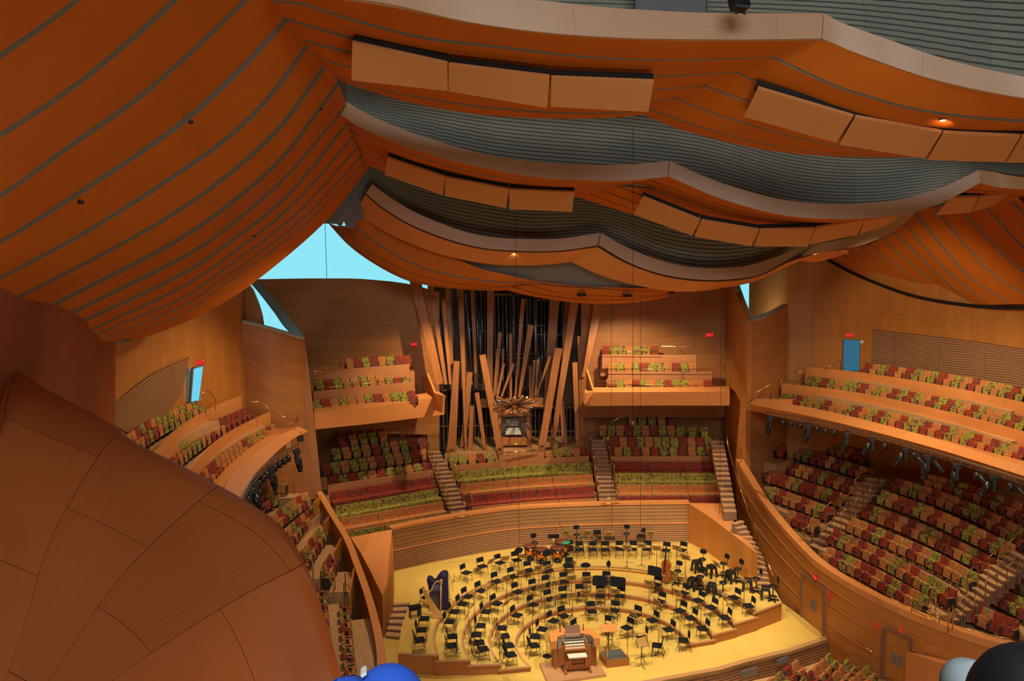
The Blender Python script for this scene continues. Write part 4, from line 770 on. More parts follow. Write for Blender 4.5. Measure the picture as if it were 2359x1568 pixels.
# ================================================================ SEATING
FAB = {'G': 'green', 'O': 'orange', 'R': 'red'}; FN = {'G': 'green', 'O': 'orange', 'R': 'red'}
def rbox(mb, c, d, rx=0, mi=0, b=.03):
    """box with chamfered vertical outline in xz (soft cushion)"""
    w, t, h = d; x, z = w / 2, h / 2; o = [(-x + b, -z), (x - b, -z), (x, -z + b), (x, z - b), (x - b * 1.6, z), (-x + b * 1.6, z), (-x, z - b), (-x, -z + b)]
    n = len(mb.v); R = RX(rx); N_ = len(o)
    for y, k in ((-t / 2, .93), (-t / 4, 1), (t / 2, 1)):
        for a, q in o: mb.v.append(R @ Vector((a * k, y, q * k)) + Vector(c))
    mb.face([n + i for i in range(N_)], mi)
    for r in (0, 1):
        for i in range(N_): j = (i + 1) % N_; mb.face([n + r * N_ + i, n + (r + 1) * N_ + i, n + (r + 1) * N_ + j, n + r * N_ + j], mi, None, True)
    mb.face([n + 2 * N_ + i for i in range(N_)][::-1], mi)
def m_back():
    mb = MB(); rbox(mb, (0, .17, .70), (.50, .10, .42), -.2); return mb
def m_seat():
    mb = MB(); rbox(mb, (0, -.08, .44), (.48, .13, .44), -.10); return mb
def m_arm(s):
    mb = MB(); x = s * .262; n = len(mb.v); pr = [(-.08, .06), (.08, .06), (.20, .22), (.22, .45), (.16, .60), (-.06, .60), (-.17, .45), (-.17, .22)]
    for xx in (x - .018, x + .018): mb.v += [Vector((xx, a, b)) for a, b in pr]
    k = len(pr); mb.face([n + i for i in range(k)][::-1]); mb.face([n + k + i for i in range(k)])
    for i in range(k): j = (i + 1) % k; mb.face([n + i, n + j, n + k + j, n + k + i])
    mb.box((x, -.02, .615), (.045, .36, .025), None, 1); return mb
PB = {k: m_back().mesh('backrest', [M[FAB[k]]]) for k in FAB}; PS = {k: m_seat().mesh('seat', [M[FAB[k]]]) for k in FAB}
PA = {s: m_arm(s).mesh('armrest', [M['armp'], M['armw']]) for s in (-1, 1)}
def mk(name, me, par): o = bpy.data.objects.new(name, me); COL.objects.link(o); o.parent = par; return o
SEATS = []
ORD = 'first second third fourth fifth sixth seventh eighth ninth tenth eleventh twelfth thirteenth fourteenth fifteenth sixteenth seventeenth eighteenth nineteenth twentieth'.split()
def ordw(i):
    if i < 20: return ORD[i]
    if i < 29: return 'twenty-' + ORD[i - 20]
    return 'thirtieth' if i == 29 else 'thirty-' + ORD[i - 30]
def seatrow(desc, pts, z, n, pat=None, plat=.62, frm='left', drop=2.2, ext=.35, pcol='oak', skip=()):
    c = crom([G(a, b, z) for a, b in pts], max(n, 2) if n > 1 else 2)
    rnd = random.Random(len(SEATS) + n); P_ = pat or ''
    while len(P_) < n: P_ += rnd.choice('GGGOOOORRR')
    for i in range(n):
        a = c[max(i - 1, 0)]; b = c[min(i + 1, n - 1)]; t = (b - a); rz = math.atan2(t.y, t.x)
        if i in skip: continue
        SEATS.append((Vector((c[i].x, c[i].y, z - .90)), rz, P_[i], '%s patterned seat, %s from %s in %s' % (FN[P_[i]], ordw(i), frm, desc.replace('the ', '', 1).replace('in the ', '')), desc))
    if plat:
        e = crom(c, max(6, n)); t0 = (e[0] - e[1]).normalized() * ext; t1 = (e[-1] - e[-2]).normalized() * ext; e = [e[0] + t0] + e + [e[-1] + t1]
        e = offc(e, -.42 * -1)  # shift back from the stage
        mb = MB(); mb.wallstrip([Vector((p.x, p.y, 0)) for p in e], z - .90 - drop, z - .905, plat + .42, 0, -1)
        o = mb.build('floor', [M[pcol]]); struct(o, 'oak tier under ' + desc)
    return c
# right terrace, block next to the pier
seatrow('the front row of the small right terrace block', [(1820, 1178), (1873, 1196)], 3.7, 4, 'ORRO', .6)
seatrow('the second row of the small right terrace block', [(1782, 1124), (1842, 1146), (1904, 1168)], 4.1, 8, 'GROOROGR', .6)
seatrow('the third row of the small right terrace block', [(1757, 1080), (1845, 1107), (1938, 1138)], 4.55, 12, 'RORROGRROGRO')
seatrow('the fourth row of the small right terrace block', [(1745, 1044), (1850, 1074), (1969, 1111)], 5.0, 14, 'ORRGOROORGRORO')
seatrow('the fifth row of the small right terrace block', [(1841, 1034), (1920, 1055), (2000, 1080)], 5.45, 10, 'OGRRORGROR')
seatrow('the back row of the small right terrace block', [(1872, 1011), (1930, 1026), (1988, 1042)], 5.9, 8, 'OROGOORR')
seatrow('the loose pair behind the small right block', [(1777, 1022), (1800, 1026)], 5.9, 2, 'GR', 1.1)
# right terrace, big block
Bw = 'the large right terrace block'
seatrow('the front row of ' + Bw, [(1908, 1264), (1975, 1293), (2050, 1333), (2120, 1371)], 3.5, 12, 'ORGORROR' + 'GRO', .5)
seatrow('the second row of ' + Bw, [(1922, 1223), (2010, 1261), (2090, 1302), (2181, 1355)], 3.95, 14, 'RGOROROGOROGGR')
seatrow('the third row of ' + Bw, [(1964, 1195), (2050, 1230), (2140, 1269), (2232, 1317)], 4.4, 14, 'OORGROOROGROOG')
seatrow('the fourth row of ' + Bw, [(1997, 1162), (2090, 1197), (2180, 1237), (2277, 1284)], 4.85, 15, 'RGOROROGORROGRR')
seatrow('the fifth row of ' + Bw, [(2033, 1131), (2130, 1165), (2220, 1205), (2319, 1251)], 5.3, 15, 'GORRGOROORGORGO')
seatrow('the sixth row of ' + Bw, [(2066, 1103), (2160, 1132), (2260, 1172), (2355, 1225)], 5.75, 16, 'ROGOROORGGROROGR')
seatrow('the back row of ' + Bw, [(2143, 1095), (2230, 1118), (2300, 1143), (2375, 1175)], 6.2, 12, 'OORGRORGRO')
seatrow('the front row of the rightmost terrace block', [(2247, 1394), (2282, 1410), (2325, 1426)], 3.5, 4, 'RORR', .5)
seatrow('the second row of the rightmost terrace block', [(2298, 1355), (2340, 1375), (2385, 1400)], 3.95, 5, 'ORGRO')
seatrow('the third row of the rightmost terrace block', [(2347, 1325), (2385, 1343)], 4.4, 3, 'RGO')
# right balcony
seatrow('the front row of the right balcony', [(1806, 906), (1980, 937), (2160, 978), (2351, 1031)], 9.2, 31, 'GGRGOGROOGROGRGORGGRORGOGRORGORG', .6, drop=.3)
seatrow('the middle row of the right balcony', [(1865, 867), (2030, 891), (2190, 922), (2354, 962)], 10.2, 28, 'GGRGOGGRO' + 'GORGRGORGRGORGOOGRG', 0.72, drop=1.1)
seatrow('the back row of the right balcony', [(1996, 837), (2110, 851), (2230, 870), (2354, 895)], 11.2, 20, 'ROGRORGOGROGOROGOGRG', 0.72, drop=1.1)
# left balcony
seatrow('the front row of the left balcony', [(466, 1099), (515, 1052), (575, 1010), (636, 977)], 9.2, 18, None, .6, drop=.3)
seatrow('the middle row of the left balcony', [(387, 1050), (440, 1008), (505, 970), (569, 941)], 10.2, 17, None, 0.72, drop=1.1)
seatrow('the back row of the left balcony', [(297, 1007), (345, 974), (400, 946), (458, 925)], 11.2, 14, None, 0.72, drop=1.1)
# left terrace
seatrow('the farthest row of the left terrace', [(577, 1164), (600, 1148), (627, 1135)], 5.9, 5, 'OORRG', .9)
seatrow('the second farthest row of the left terrace', [(619, 1200), (650, 1176), (680, 1154), (706, 1137)], 5.45, 9, 'GGORGGORO', .9)
seatrow('the third farthest row of the left terrace', [(660, 1240), (685, 1205), (708, 1182), (728, 1165)], 4.95, 8, 'OROGRORG', .9)
seatrow('the fourth farthest row of the left terrace', [(703, 1280), (722, 1246), (742, 1218)], 4.5, 6, 'RGOROG', .9)
seatrow('the short row nearest the left terrace rail', [(753, 1310), (761, 1293), (769, 1279)], 4.05, 4, 'GORR', 1.0)
seatrow('the inner side row by the cladding', [(770, 1545), (757, 1480), (748, 1420), (743, 1352)], 4.0, 11, None, .75, 'near end')
seatrow('the outer side row by the stage rail', [(813, 1549), (806, 1495), (801, 1440), (796, 1388)], 3.5, 9, 'RORGOROGR', 1.3, 'near end')
seatrow('the single place below the left balcony lights', [(648, 1103), (654, 1098)], 6.2, 1, 'O', 1.2)
# choir stalls
for k, (pts, z, n, pt) in enumerate([([(745, 1101), (865, 1084), (984, 1067)], 5.08, 12, 'ORGRGORGGOGR'), ([(751, 1069), (865, 1052), (977, 1036)], 5.62, 12, 'RGOGGORGOGRO'), ([(775, 1034), (875, 1022), (973, 1010)], 6.2, 10, 'GOGORGOGRR'), ([(791, 1005), (882, 994)], 6.75, 5, 'ROGGO')]):
    seatrow(['the front', 'the second', 'the third', 'the back'][k] + ' chair row of the left choir block', pts, z, n, pt, .55, drop=1.6)
for k, (pts, z, n, pt) in enumerate([([(1403, 1031), (1637, 1031)], 5.22, 12, 'ROGRORGGROGO'), ([(1397, 1007), (1633, 1007)], 5.75, 13, 'GRORGOGGGRORGR'), ([(1389, 981), (1546, 981)], 6.3, 9, 'OGORGORGO'), ([(1457, 958), (1547, 958)], 6.8, 5, 'OGGOR')]):
    seatrow(['the front', 'the second', 'the third', 'the back'][k] + ' chair row of the right choir block', pts, z, n, pt, .55, drop=1.6)
seatrow('the loose row at the right choir end', [(1567, 984), (1592, 985), (1623, 985)], 6.25, 3, 'GGG', .55)
seatrow('the short row left below the organ', [(1043, 1052), (1130, 1044)], 5.05, 5, 'GGORG', .6)
seatrow('the short row right below the organ', [(1266, 1039), (1348, 1033)], 5.05, 5, 'OGGOR', .6)
# rear balconies
seatrow('the front row of the left rear balcony', [(730, 923), (840, 911), (950, 901)], 9.85, 12, 'GROGOOGROGGR', 0)
seatrow('the middle row of the left rear balcony', [(737, 877), (840, 867), (932, 858)], 10.75, 11, 'GRGOOGOOGRG', .6, drop=1.0, pcol='part')
seatrow('the back row of the left rear balcony', [(806, 826), (870, 822), (937, 819)], 11.7, 8, 'ORGROGRR', .6, drop=1.0, pcol='part')
seatrow('the front row of the right rear balcony', [(1429, 876), (1631, 876)], 9.85, 12, 'GORGOGRGGOOR', 0)
seatrow('the middle row of the right rear balcony', [(1410, 837), (1596, 837)], 10.75, 11, 'OGOGRGGORGO', .6, drop=1.0, pcol='part')
seatrow('the back row of the right rear balcony', [(1396, 798), (1508, 798)], 11.7, 7, 'RGGOGGR', .6, drop=1.0, pcol='part')
# the 300 that show largest are individuals; the farthest remainder is one mass
order = sorted(range(len(SEATS)), key=lambda i: SEATS[i][0].y); near = set(order[:300])
print('SEATS', len(SEATS))
rest = {k: MB() for k in 'x'}; far = MB(); FM = [M['green'], M['orange'], M['red'], M['armp'], M['armw']]
for i, (p, rz, k, lb, desc) in enumerate(SEATS):
    if i in near:
        if len(lb.split()) > 16: print('LONG', lb)
        r = thing('theatre_seat', lb, 'theatre seat', p, rz, 'seats in ' + desc)
        mk('backrest', PB[k], r); mk('seat', PS[k], r); mk('armrest', PA[-1], r); mk('armrest', PA[1], r)
    else:
        R = RZ(rz); mi = 'GOR'.index(k)
        for src, off in ((m_back(), mi), (m_seat(), mi), (m_arm(-1), 3), (m_arm(1), 3)):
            b = len(far.v); far.v += [R @ v + p for v in src.v]
            for f, m_, u, s in zip(src.f, src.m, src.u, src.s): far.face([b + q for q in f], (mi if off < 3 else 3 + m_), u, s)
if far.v:
    o = far.build('theatre_seats', FM); tag(o, 'distant leaf-patterned theatre seats in the rear balconies and upper choir rows', 'theatre seats', None, 'stuff')
# choir benches
def bench(label, pts, z, mat, segs=3, deep=.5, pf=1.1):
    c = crom([G(a, b, z) for a, b in pts], 24); root = thing('choir_bench', label, 'bench', (0, 0, 0), 0, 'upholstered choir benches'); per = len(c) // segs
    for s in range(segs):
        a = s * per; b = len(c) if s == segs - 1 else (s + 1) * per + 1; q = [Vector(p) for p in c[a:b]]
        q[0] = q[0].lerp(q[1], .05); q[-1] = q[-1].lerp(q[-2], .05)
        mb = MB(); mb.wallstrip(q, z - .22, z, .11, 0, -1); mb.wallstrip(offc(q, .02), z - .44, z - .23, .13, 0, -1); mb.build('backrest', [M[mat]], root, bevel=.02)
        mb = MB(); mb.wallstrip(offc(q, -.1), z - .58, z - .44, deep, 0, -1); mb.build('seat', [M[mat]], root, bevel=.03)
    mb = MB(); mb.wallstrip(offc(c, -.12), z - .95, z - .58, deep - .12, 0, -1); mb.build('base', [M['stepr']], root)
    mb = MB(); e = offc(c, .15); mb.wallstrip([Vector((p.x, p.y, 0)) for p in e], z - 1.7, z - .94, pf, 0, -1); o = mb.build('floor', [M['oak']]); struct(o, 'tier floor under the ' + label)
Z = [3.25, 3.68, 4.11, 4.54]
for nm, rows, mats in (('left', [[(799, 1225), (915, 1203), (1036, 1182)], [(783, 1194), (900, 1174), (1020, 1154)], [(771, 1166), (890, 1145), (1008, 1124)], [(759, 1134), (880, 1115), (996, 1097)]], ['green', 'orange', 'green', 'red']),
                       ('centre', [[(1086, 1168), (1230, 1155), (1375, 1147)], [(1073, 1141), (1220, 1128), (1369, 1118.6)], [(1060, 1115), (1210, 1101), (1365, 1091.8)], [(1048, 1087), (1200, 1073), (1360, 1065)]], ['orange', 'red', 'orange', 'green']),
                       ('right', [[(1427, 1142), (1545, 1142), (1662, 1142)], [(1419, 1116), (1540, 1116), (1656, 1116)], [(1415, 1089), (1535, 1089), (1652, 1089)], [(1411, 1063), (1530, 1063), (1644, 1063)]], ['red', 'orange', 'green', 'red'])):
    for k in range(4):
        bench('%s %s bench in the %s choir block' % ({'green': 'green leaf-patterned', 'orange': 'orange leaf-patterned', 'red': 'red and navy'}[mats[k]], ['front', 'second', 'third', 'fourth'][k], nm), rows[k], Z[k] - (.13 if k == 0 and nm == 'left' else 0), mats[k], 3, (.3 if nm == 'left' else .45) if k == 0 else .5, (.3 if nm == 'left' else .7) if k == 0 else .95)
# partitions and balcony fronts
def parapet(label, top, ztop, h, th=.12, cap=None, mat='rail', side=1, name='trim', n=30, up=0):
    global TR; c = crom([G(a, b, ztop) for a, b in top], n); mb = MB(); mb.wallstrip([Vector((p.x, p.y, 0)) for p in c], ztop - h, ztop, th, 0, side)
    TR += 1; o = mb.build('trim_%d' % TR, [M[mat]]); struct(o, label); return c
TR = 20
parapet('low orange partition above the left choir benches', [(755, 1117), (880, 1099), (998, 1082)], 4.78, .75, .1, mat='part')
parapet('low orange partition above the right choir benches', [(1405, 1051), (1644, 1050)], 4.78, .75, .1, mat='part')
parapet('low partition above the centre choir benches, left part', [(1040, 1073), (1150, 1064)], 4.8, .8, .1, mat='part')
parapet('raised partition in front of the organ keyboard', [(1150, 1048), (1254, 1042)], 5.3, 1.2, .1, mat='part')
parapet('low partition above the centre choir benches, right part', [(1254, 1056), (1357, 1050)], 4.8, .8, .1, mat='part')
# fronts of the balcony rows
parapet('orange front of the middle row, right balcony', [(1800, 882), (1980, 905), (2180, 948), (2380, 1000)], 9.75, 1.0)
parapet('orange front of the back row, right balcony', [(1855, 844), (2000, 860), (2180, 890), (2380, 932)], 10.72, 1.1)
parapet('orange front of the middle row, left balcony', [(425, 1096), (483, 1032), (552, 983), (623, 949)], 9.75, 1.0)
parapet('orange front of the back row, left balcony', [(350, 1050), (418, 983), (494, 937), (556, 911)], 10.72, 1.1)
parapet('front of the middle row, left rear balcony', [(722, 901), (840, 890), (951, 879)], 10.3, .9, mat='part')
parapet('front of the back row, left rear balcony', [(722, 855), (840, 846), (943, 838)], 11.25, .9, mat='part')
parapet('front of the middle row, right rear balcony', [(1401, 856), (1640, 856)], 10.3, .9, mat='part')
parapet('front of the back row, right rear balcony', [(1387, 817), (1604, 817)], 11.25, .9, mat='part')
def balcony(label, outer, zo, inner, zi, bottom, dy, soff):
    """deep box front: inner top edge, outer top edge, lower edge, soffit running back"""
    n = 36; O = crom([G(a, b, zo) for a, b in outer], n); I = crom([G(a, b, zi) for a, b in inner], n); B = []
    for i in range(n):
        f = i / (n - 1); px, py = proj(O[i]); B.append(Vector((O[i].x, O[i].y, ZAT(O[i].x, O[i].y, py + bottom[0] + (bottom[1] - bottom[0]) * f))))
    B = [B[i] + (I[i] - O[i]).normalized() * dy for i in range(n)]; B = [Vector((p.x, p.y, p.z)) for p in B]
    S_ = [B[i] + Vector(((I[i] - O[i]).x, (I[i] - O[i]).y, 0)).normalized() * soff + Vector((0, 0, .25)) for i in range(n)]
    mb = MB(); mb.loft([I, O, B, S_], 0, False)
    for e in (0, n - 1): b = len(mb.v); mb.v += [I[e], O[e], B[e], S_[e]]; mb.face([b, b + 1, b + 2, b + 3])
    o = mb.build('wall_balcony', [M['rail']], solid=.06); struct(o, label); return O, I, B
balcony('deep orange front of the right balcony', [(1725, 930), (1900, 966), (2130, 1025), (2400, 1108)], 8.9, [(1740, 919), (1900, 946), (2130, 1004), (2400, 1087)], 9.15, None or (26, 34), .5, 6.5)
balcony('deep orange front of the left balcony', [(548, 1166), (572, 1113), (597, 1079), (662, 1018), (709, 992)], 8.9, [(503, 1150), (532, 1096), (562, 1064), (642, 1006), (686, 983)], 9.15, (30, 14), .5, 4.5)
balcony('deep orange front of the left rear balcony', [(725, 956), (870, 936), (1024, 911)], 9.3, [(725, 942), (870, 922), (1010, 902)], 9.45, (33, 44), .1, 7)
balcony('deep orange front of the right rear balcony', [(1347, 904), (1500, 903), (1680, 903)], 9.3, [(1350, 893), (1500, 892), (1680, 891)], 9.45, (31, 31), .1, 6)
# short side returns of the rear balconies by the organ
for nm, pts in (('left', [(985, 860, 47.5), (1003, 905, 46), (1024, 911, 44.5), (1020, 950, 44.5), (990, 940, 47), (975, 880, 49)]), ('right', [(1352, 850, 48.5), (1368, 900, 47), (1347, 904, 46.6), (1347, 930, 46.6), (1352, 900, 48.5)])):
    mb = MB(); a = [P(*q) for q in pts]; ctr = sum(a, Vector()) / len(a); mb.v += a; mb.face(list(range(len(a)))); TR += 1; o = mb.build('trim_%d' % TR, [M['rail']], solid=.12); struct(o, 'sloping %s end return of the rear balcony beside the organ' % nm)
# brass rails
def rails(label, segs, r=.022, z=None, grp='brass handrails'):
    """segs: list of polylines of (px, py, Y)"""
    o = thing('handrail', label, 'handrail', (0, 0, 0), 0, grp)
    for s in segs: mb = MB(); mb.tube([P(*q) for q in s], r, 5); mb.build('rail', [M['brass']], o)
    return o
def zrail(label, segs, r=.02, grp='brass handrails'):
    """segs: lists of (px, py, z)"""
    o = thing('handrail', label, 'handrail', (0, 0, 0), 0, grp)
    for s in segs: mb = MB(); mb.tube([G(*q) for q in s], r, 5); mb.build('rail', [M['brass']], o)
    return o
def loop(px0, py0, px1, py1, z, h, label):
    """inverted-U aisle rail between two feet given by their top corners"""
    a = G(px0, py0, z); b = G(px1, py1, z + .25); mb = MB(); mb.tube([(a.x, a.y, z - h), a, b, (b.x, b.y, z + .25 - h)], .024, 5); o = mb.build('handrail', [M['brass']]); tag(o, label, 'handrail', 'U-shaped brass aisle rails')
i = 0
A1 = [((1848, 1219), (1871, 1206), 3.95), ((1868, 1196), (1889, 1178), 4.2), ((1903, 1165), (1922, 1150), 4.65), ((1936, 1136), (1956, 1120), 5.1), ((1970, 1105), (1987, 1090), 5.5), ((1904, 1208), (1922, 1193), 4.2), ((1938, 1181), (1957, 1163), 4.65), ((1972, 1151), (1990, 1134), 5.1), ((2005, 1122), (2024, 1103), 5.5)]
for k, (a, b, z) in enumerate(A1): loop(*a, *b, z, .95, '%s on the %s side of the aisle in the right terrace' % (['lowest brass rail', 'second brass rail', 'third brass rail', 'fourth brass rail', 'highest brass rail', 'lowest brass rail', 'second brass rail', 'third brass rail', 'highest brass rail'][k], 'left' if k < 5 else 'right'))
A2 = [((2145, 1377), (2156, 1368), 3.9), ((2182, 1351), (2206, 1333), 4.3), ((2229, 1316), (2254, 1298), 4.75), ((2278, 1282), (2301, 1265), 5.2), ((2325, 1248), (2348, 1231), 5.65), ((2186, 1401), (2196, 1393), 3.9), ((2221, 1375), (2247, 1358), 4.2), ((2271, 1339), (2297, 1322), 4.65), ((2320, 1304), (2345, 1287), 5.1)]
for k, (a, b, z) in enumerate(A2): loop(*a, *b, z, .95, '%s on the %s side of the far right aisle' % (['lowest brass rail', 'second brass rail', 'third brass rail', 'fourth brass rail', 'highest brass rail', 'lowest brass rail', 'second brass rail', 'third brass rail', 'highest brass rail'][k], 'left' if k < 5 else 'right'))
zrail('brass guard rail above the curved wall at the foot of the far right aisle', [[(2100, 1378, 4.05), (2165, 1410, 4.05)], [(2100, 1392, 3.75), (2163, 1421, 3.75)], [(2100, 1403, 3.4), (2162, 1434, 3.4)], [(2100, 1378, 4.05), (2100, 1410, 3.15)], [(2165, 1410, 4.05), (2163, 1435, 3.3)]], .02)
zrail('thin brass rail along the curved wall top below the front terrace row', [[(1975, 1337, 3.4), (2030, 1368, 3.4), (2100, 1400, 3.4)], [(2166, 1426, 3.4), (2230, 1449, 3.4), (2300, 1466, 3.4), (2380, 1480, 3.4)]])
for k, (a, b, z, d) in enumerate([((693, 1269), (720, 1282), 5.0, 0), ((686, 1290), (713, 1304), 4.9, 0), ((745, 1295), (770, 1308), 4.5, 0), ((739, 1317), (767, 1330), 4.4, 0), ((795, 1320), (805, 1325), 4.1, 0), ((792, 1343), (804, 1350), 4.0, 0)]):
    p = G(*a, z); q = G(*b, z); mb = MB(); mb.tube([(p.x, p.y, z - .95), p, q, (q.x, q.y, z - .95)], .024, 5); o = mb.build('handrail', [M['brass']]); tag(o, ['farthest', 'second farthest', 'third farthest', 'fourth farthest', 'second nearest', 'nearest'][k] + ' U-shaped brass rail on the left terrace aisles', 'handrail', 'U-shaped brass aisle rails')
# stair rails of the choir aisles
def stairrails(label, lo, hi, z0, z1, n, hh=.9):
    a = G(*lo, z0); b = G(*hi, z1); mb = MB()
    for k in range(n):
        f = (k + .15) / n; g = (k + .7) / n; p = a.lerp(b, f); q = a.lerp(b, g); mb.tube([p, p + Vector((0, 0, hh)), q + Vector((0, 0, hh)), q], .022, 5)
    o = mb.build('handrail', [M['brass']]); tag(o, label, 'handrail', 'brass stair rails of the choir')
stairrails('brass rails on the left side of the left choir stairs', (1039, 1190), (985, 1044), 2.7, 5.5, 6)
stairrails('brass rails on the right side of the left choir stairs', (1090, 1184), (1020, 1042), 2.7, 5.5, 6)
stairrails('brass rails on the left side of the right choir stairs', (1380, 1160), (1358, 1016), 2.7, 5.5, 6)
stairrails('brass rails on the right side of the right choir stairs', (1427, 1158), (1395, 1016), 2.7, 5.5, 6)
zrail('brass gate rail closing the left choir stairs above the stage wall', [[(1045, 1178, 3.6), (1088, 1174, 3.6)], [(1045, 1192, 3.26), (1090, 1187, 3.26)]])
zrail('brass gate rail closing the right choir stairs above the stage wall', [[(1383, 1147, 3.6), (1426, 1146, 3.6)], [(1384, 1160, 3.26), (1426, 1158, 3.26)]])
zrail('polished brass double rail in front of the organ keyboard', [[(1163, 1024, 6.0), (1235, 1019, 6.0)], [(1163, 1042, 5.5), (1235, 1037, 5.5)]], .035)
for k, (a, b, z) in enumerate([((722, 855), (800, 843), 11.45), ((722, 896), (940, 872), 10.45)]):
    zrail(['thin upper', 'thin lower'][k] + ' brass rail in the left rear balcony', [[(*a, z), (*b, z)]], .02)
for k, (a, b, z) in enumerate([((1389, 810), (1516, 810), 11.5), ((1403, 850), (1638, 850), 10.5), ((1375, 877), (1420, 877), 9.9), ((1375, 885), (1675, 888), 9.6)]):
    zrail(['highest', 'second', 'short', 'lowest'][k] + ' brass rail in the right rear balcony', [[(*a, z), (*b, z)]], .02)
rails('long brass handrail descending beside the right edge stairs', [[(1672, 990, 46.5), (1678, 1030, 45.8), (1700, 1110, 44.5), (1720, 1168, 43)], [(1724, 1170, 41.6), (1745, 1232, 40.4), (1765, 1290, 39), (1782, 1326, 38)], [(1745, 1232, 40.4), (1745, 1245, 40.6)]], .03)
rails('brass rail beside the doorway stairs of the right balcony', [[(1800, 896, 45.4), (1800, 862, 45.6), (1785, 880, 45.6), (1740, 905, 45), (1740, 920, 45), (1775, 924, 45), (1775, 905, 45.2)], [(1855, 847, 47), (1858, 858, 47), (1816, 853, 47.2)], [(1900, 850, 45.6), (1936, 829, 45.8), (1936, 855, 45.8)]])
rails('brass rails at the far end of the left balcony', [[(463, 945, 33.8), (465, 905, 33.8), (480, 900, 34.2), (496, 917, 34.6), (496, 945, 34.4)], [(572, 925, 36.4), (605, 925, 37), (618, 939, 37.4), (618, 946, 37.2)], [(625, 947, 37.2), (680, 972, 37.5), (686, 958, 37.8), (686, 982, 37.6)], [(655, 980, 37), (685, 968, 37.4)]])
rails('brass rails of the left choir gallery entrance', [[(750, 852, 44), (769, 831, 44.6), (783, 830, 45), (783, 845, 45)], [(887, 1010, 45.6), (890, 995, 45.8), (915, 995, 46), (931, 1006, 46)], [(1408, 972, 46.6), (1431, 960, 46.8)]])
rails('brass rails of the upper right rear balcony', [[(1524, 813, 47.6), (1524, 797, 47.6), (1604, 799, 47.8), (1604, 815, 47.8)], [(1551, 797, 47.2), (1580, 815, 47.2)], [(1668, 840, 48), (1671, 875, 47.4)]])
rails('brass handrail by the terrace vomitory on the right', [[(2018, 1053, 47), (2044, 1076, 46), (2044, 1100, 46)], [(2086, 1090, 43), (2110, 1080, 43), (2132, 1086, 42.5), (2132, 1110, 42.5)]])
# ================================================================ ORGAN
def zx(x, y): return 900 + x / 3.137, 620 + y / 3.137
WP = [ # x_top, y_top, w_top, x_bot, y_bot, w_bot (zoomed picture units), Y, label
 (75, 135, 42, 235, 560, 34, 50.4, 'thin shaded wooden organ pipe leaning at the far left'),
 (172, 60, 92, 358, 830, 58, 46.6, 'massive wooden organ pipe leaning left over the left balcony end'),
 (288, 100, 52, 400, 832, 26, 47.6, 'slender wooden pipe just right of the massive left leaning pipe'),
 (382, 218, 38, 432, 832, 22, 47.9, 'wooden pipe with a square top beside the left leaning group'),
 (412, 120, 46, 440, 690, 34, 49.6, 'shaded wooden pipe rising behind the left pipe group'),
 (510, 222, 46, 546, 1320, 20, 46.8, 'very long tapering wooden pipe standing left of centre'),
 (478, 662, 50, 440, 1335, 76, 46.4, 'short stout wooden pipe at the front left of the organ'),
 (574, 742, 46, 520, 1312, 46, 47.4, 'wooden pipe crossing behind the long tapering left pipe'),
 (500, 120, 60, 540, 900, 36, 49.2, 'broad shaded wooden pipe behind the long tapering pipe'),
 (588, 120, 36, 622, 860, 26, 49.5, 'narrow shaded wooden pipe left of the wide central pipe'),
 (722, 110, 62, 716, 960, 44, 49.0, 'wide straight wooden pipe left of the organ centre'),
 (664, 616, 56, 796, 1332, 60, 46.2, 'big front pipe leaning inwards, left of the keyboard'),
 (624, 890, 38, 684, 1312, 32, 46.9, 'short wooden pipe left of the keyboard, leaning right'),
 (586, 985, 36, 576, 1322, 40, 47.2, 'shortest dark wooden pipe at the front left'),
 (790, 455, 34, 758, 900, 24, 48.6, 'small upright wooden pipe above the keyboard, left side'),
 (812, 572, 22, 810, 800, 18, 48.7, 'tiny upright wooden pipe left of the fan of small pipes'),
 (775, 572, 26, 748, 920, 20, 48.2, 'small wooden pipe second from the left in the central fan'),
 (818, 680, 26, 768, 930, 20, 48.0, 'small wooden pipe leaning right in the central fan'),
 (867, 465, 30, 868, 930, 22, 48.3, 'upright wooden pipe in the middle of the central fan'),
 (888, 680, 24, 800, 922, 18, 47.8, 'small wooden pipe slanting strongly right in the central fan'),
 (958, 215, 38, 900, 925, 20, 48.5, 'tall slender wooden pipe leaning right of the centre'),
 (1014, 402, 54, 928, 922, 24, 48.0, 'mid-height wooden pipe with a wide top right of the centre'),
 (1010, 700, 18, 1006, 930, 15, 48.5, 'leftmost of three small upright pipes right of the centre'),
 (1038, 655, 24, 1022, 930, 18, 48.4, 'middle of three small upright pipes right of the centre'),
 (1062, 650, 20, 1046, 910, 16, 48.6, 'rightmost of three small upright pipes right of the centre'),
 (1152, 628, 26, 1052, 908, 16, 47.9, 'small wooden pipe leaning far right beside the big right pipe'),
 (1188, 170, 88, 1130, 960, 60, 49.2, 'broad shaded wooden pipe behind the right group'),
 (1212, 568, 66, 1086, 1312, 62, 46.2, 'big front pipe leaning outwards, right of the keyboard'),
 (1336, 180, 74, 1165, 1285, 42, 47.0, 'long broad wooden pipe sweeping up to the right'),
 (1236, 950, 40, 1256, 1272, 44, 48.0, 'short dark wooden pipe behind the big right front pipe'),
 (1278, 220, 50, 1246, 760, 36, 49.4, 'shaded wooden pipe between the two broad right pipes'),
 (1330, 672, 46, 1354, 1272, 38, 46.8, 'stout upright wooden pipe at the front right of the organ'),
 (1365, 482, 40, 1384, 1262, 26, 48.4, 'tall dark wooden pipe behind the stout right one'),
 (1500, 240, 82, 1398, 772, 34, 46.8, 'massive wooden organ pipe leaning right over the balcony end'),
 (1436, 200, 36, 1388, 780, 26, 48.2, 'shaded wooden pipe behind the massive right leaning pipe')]
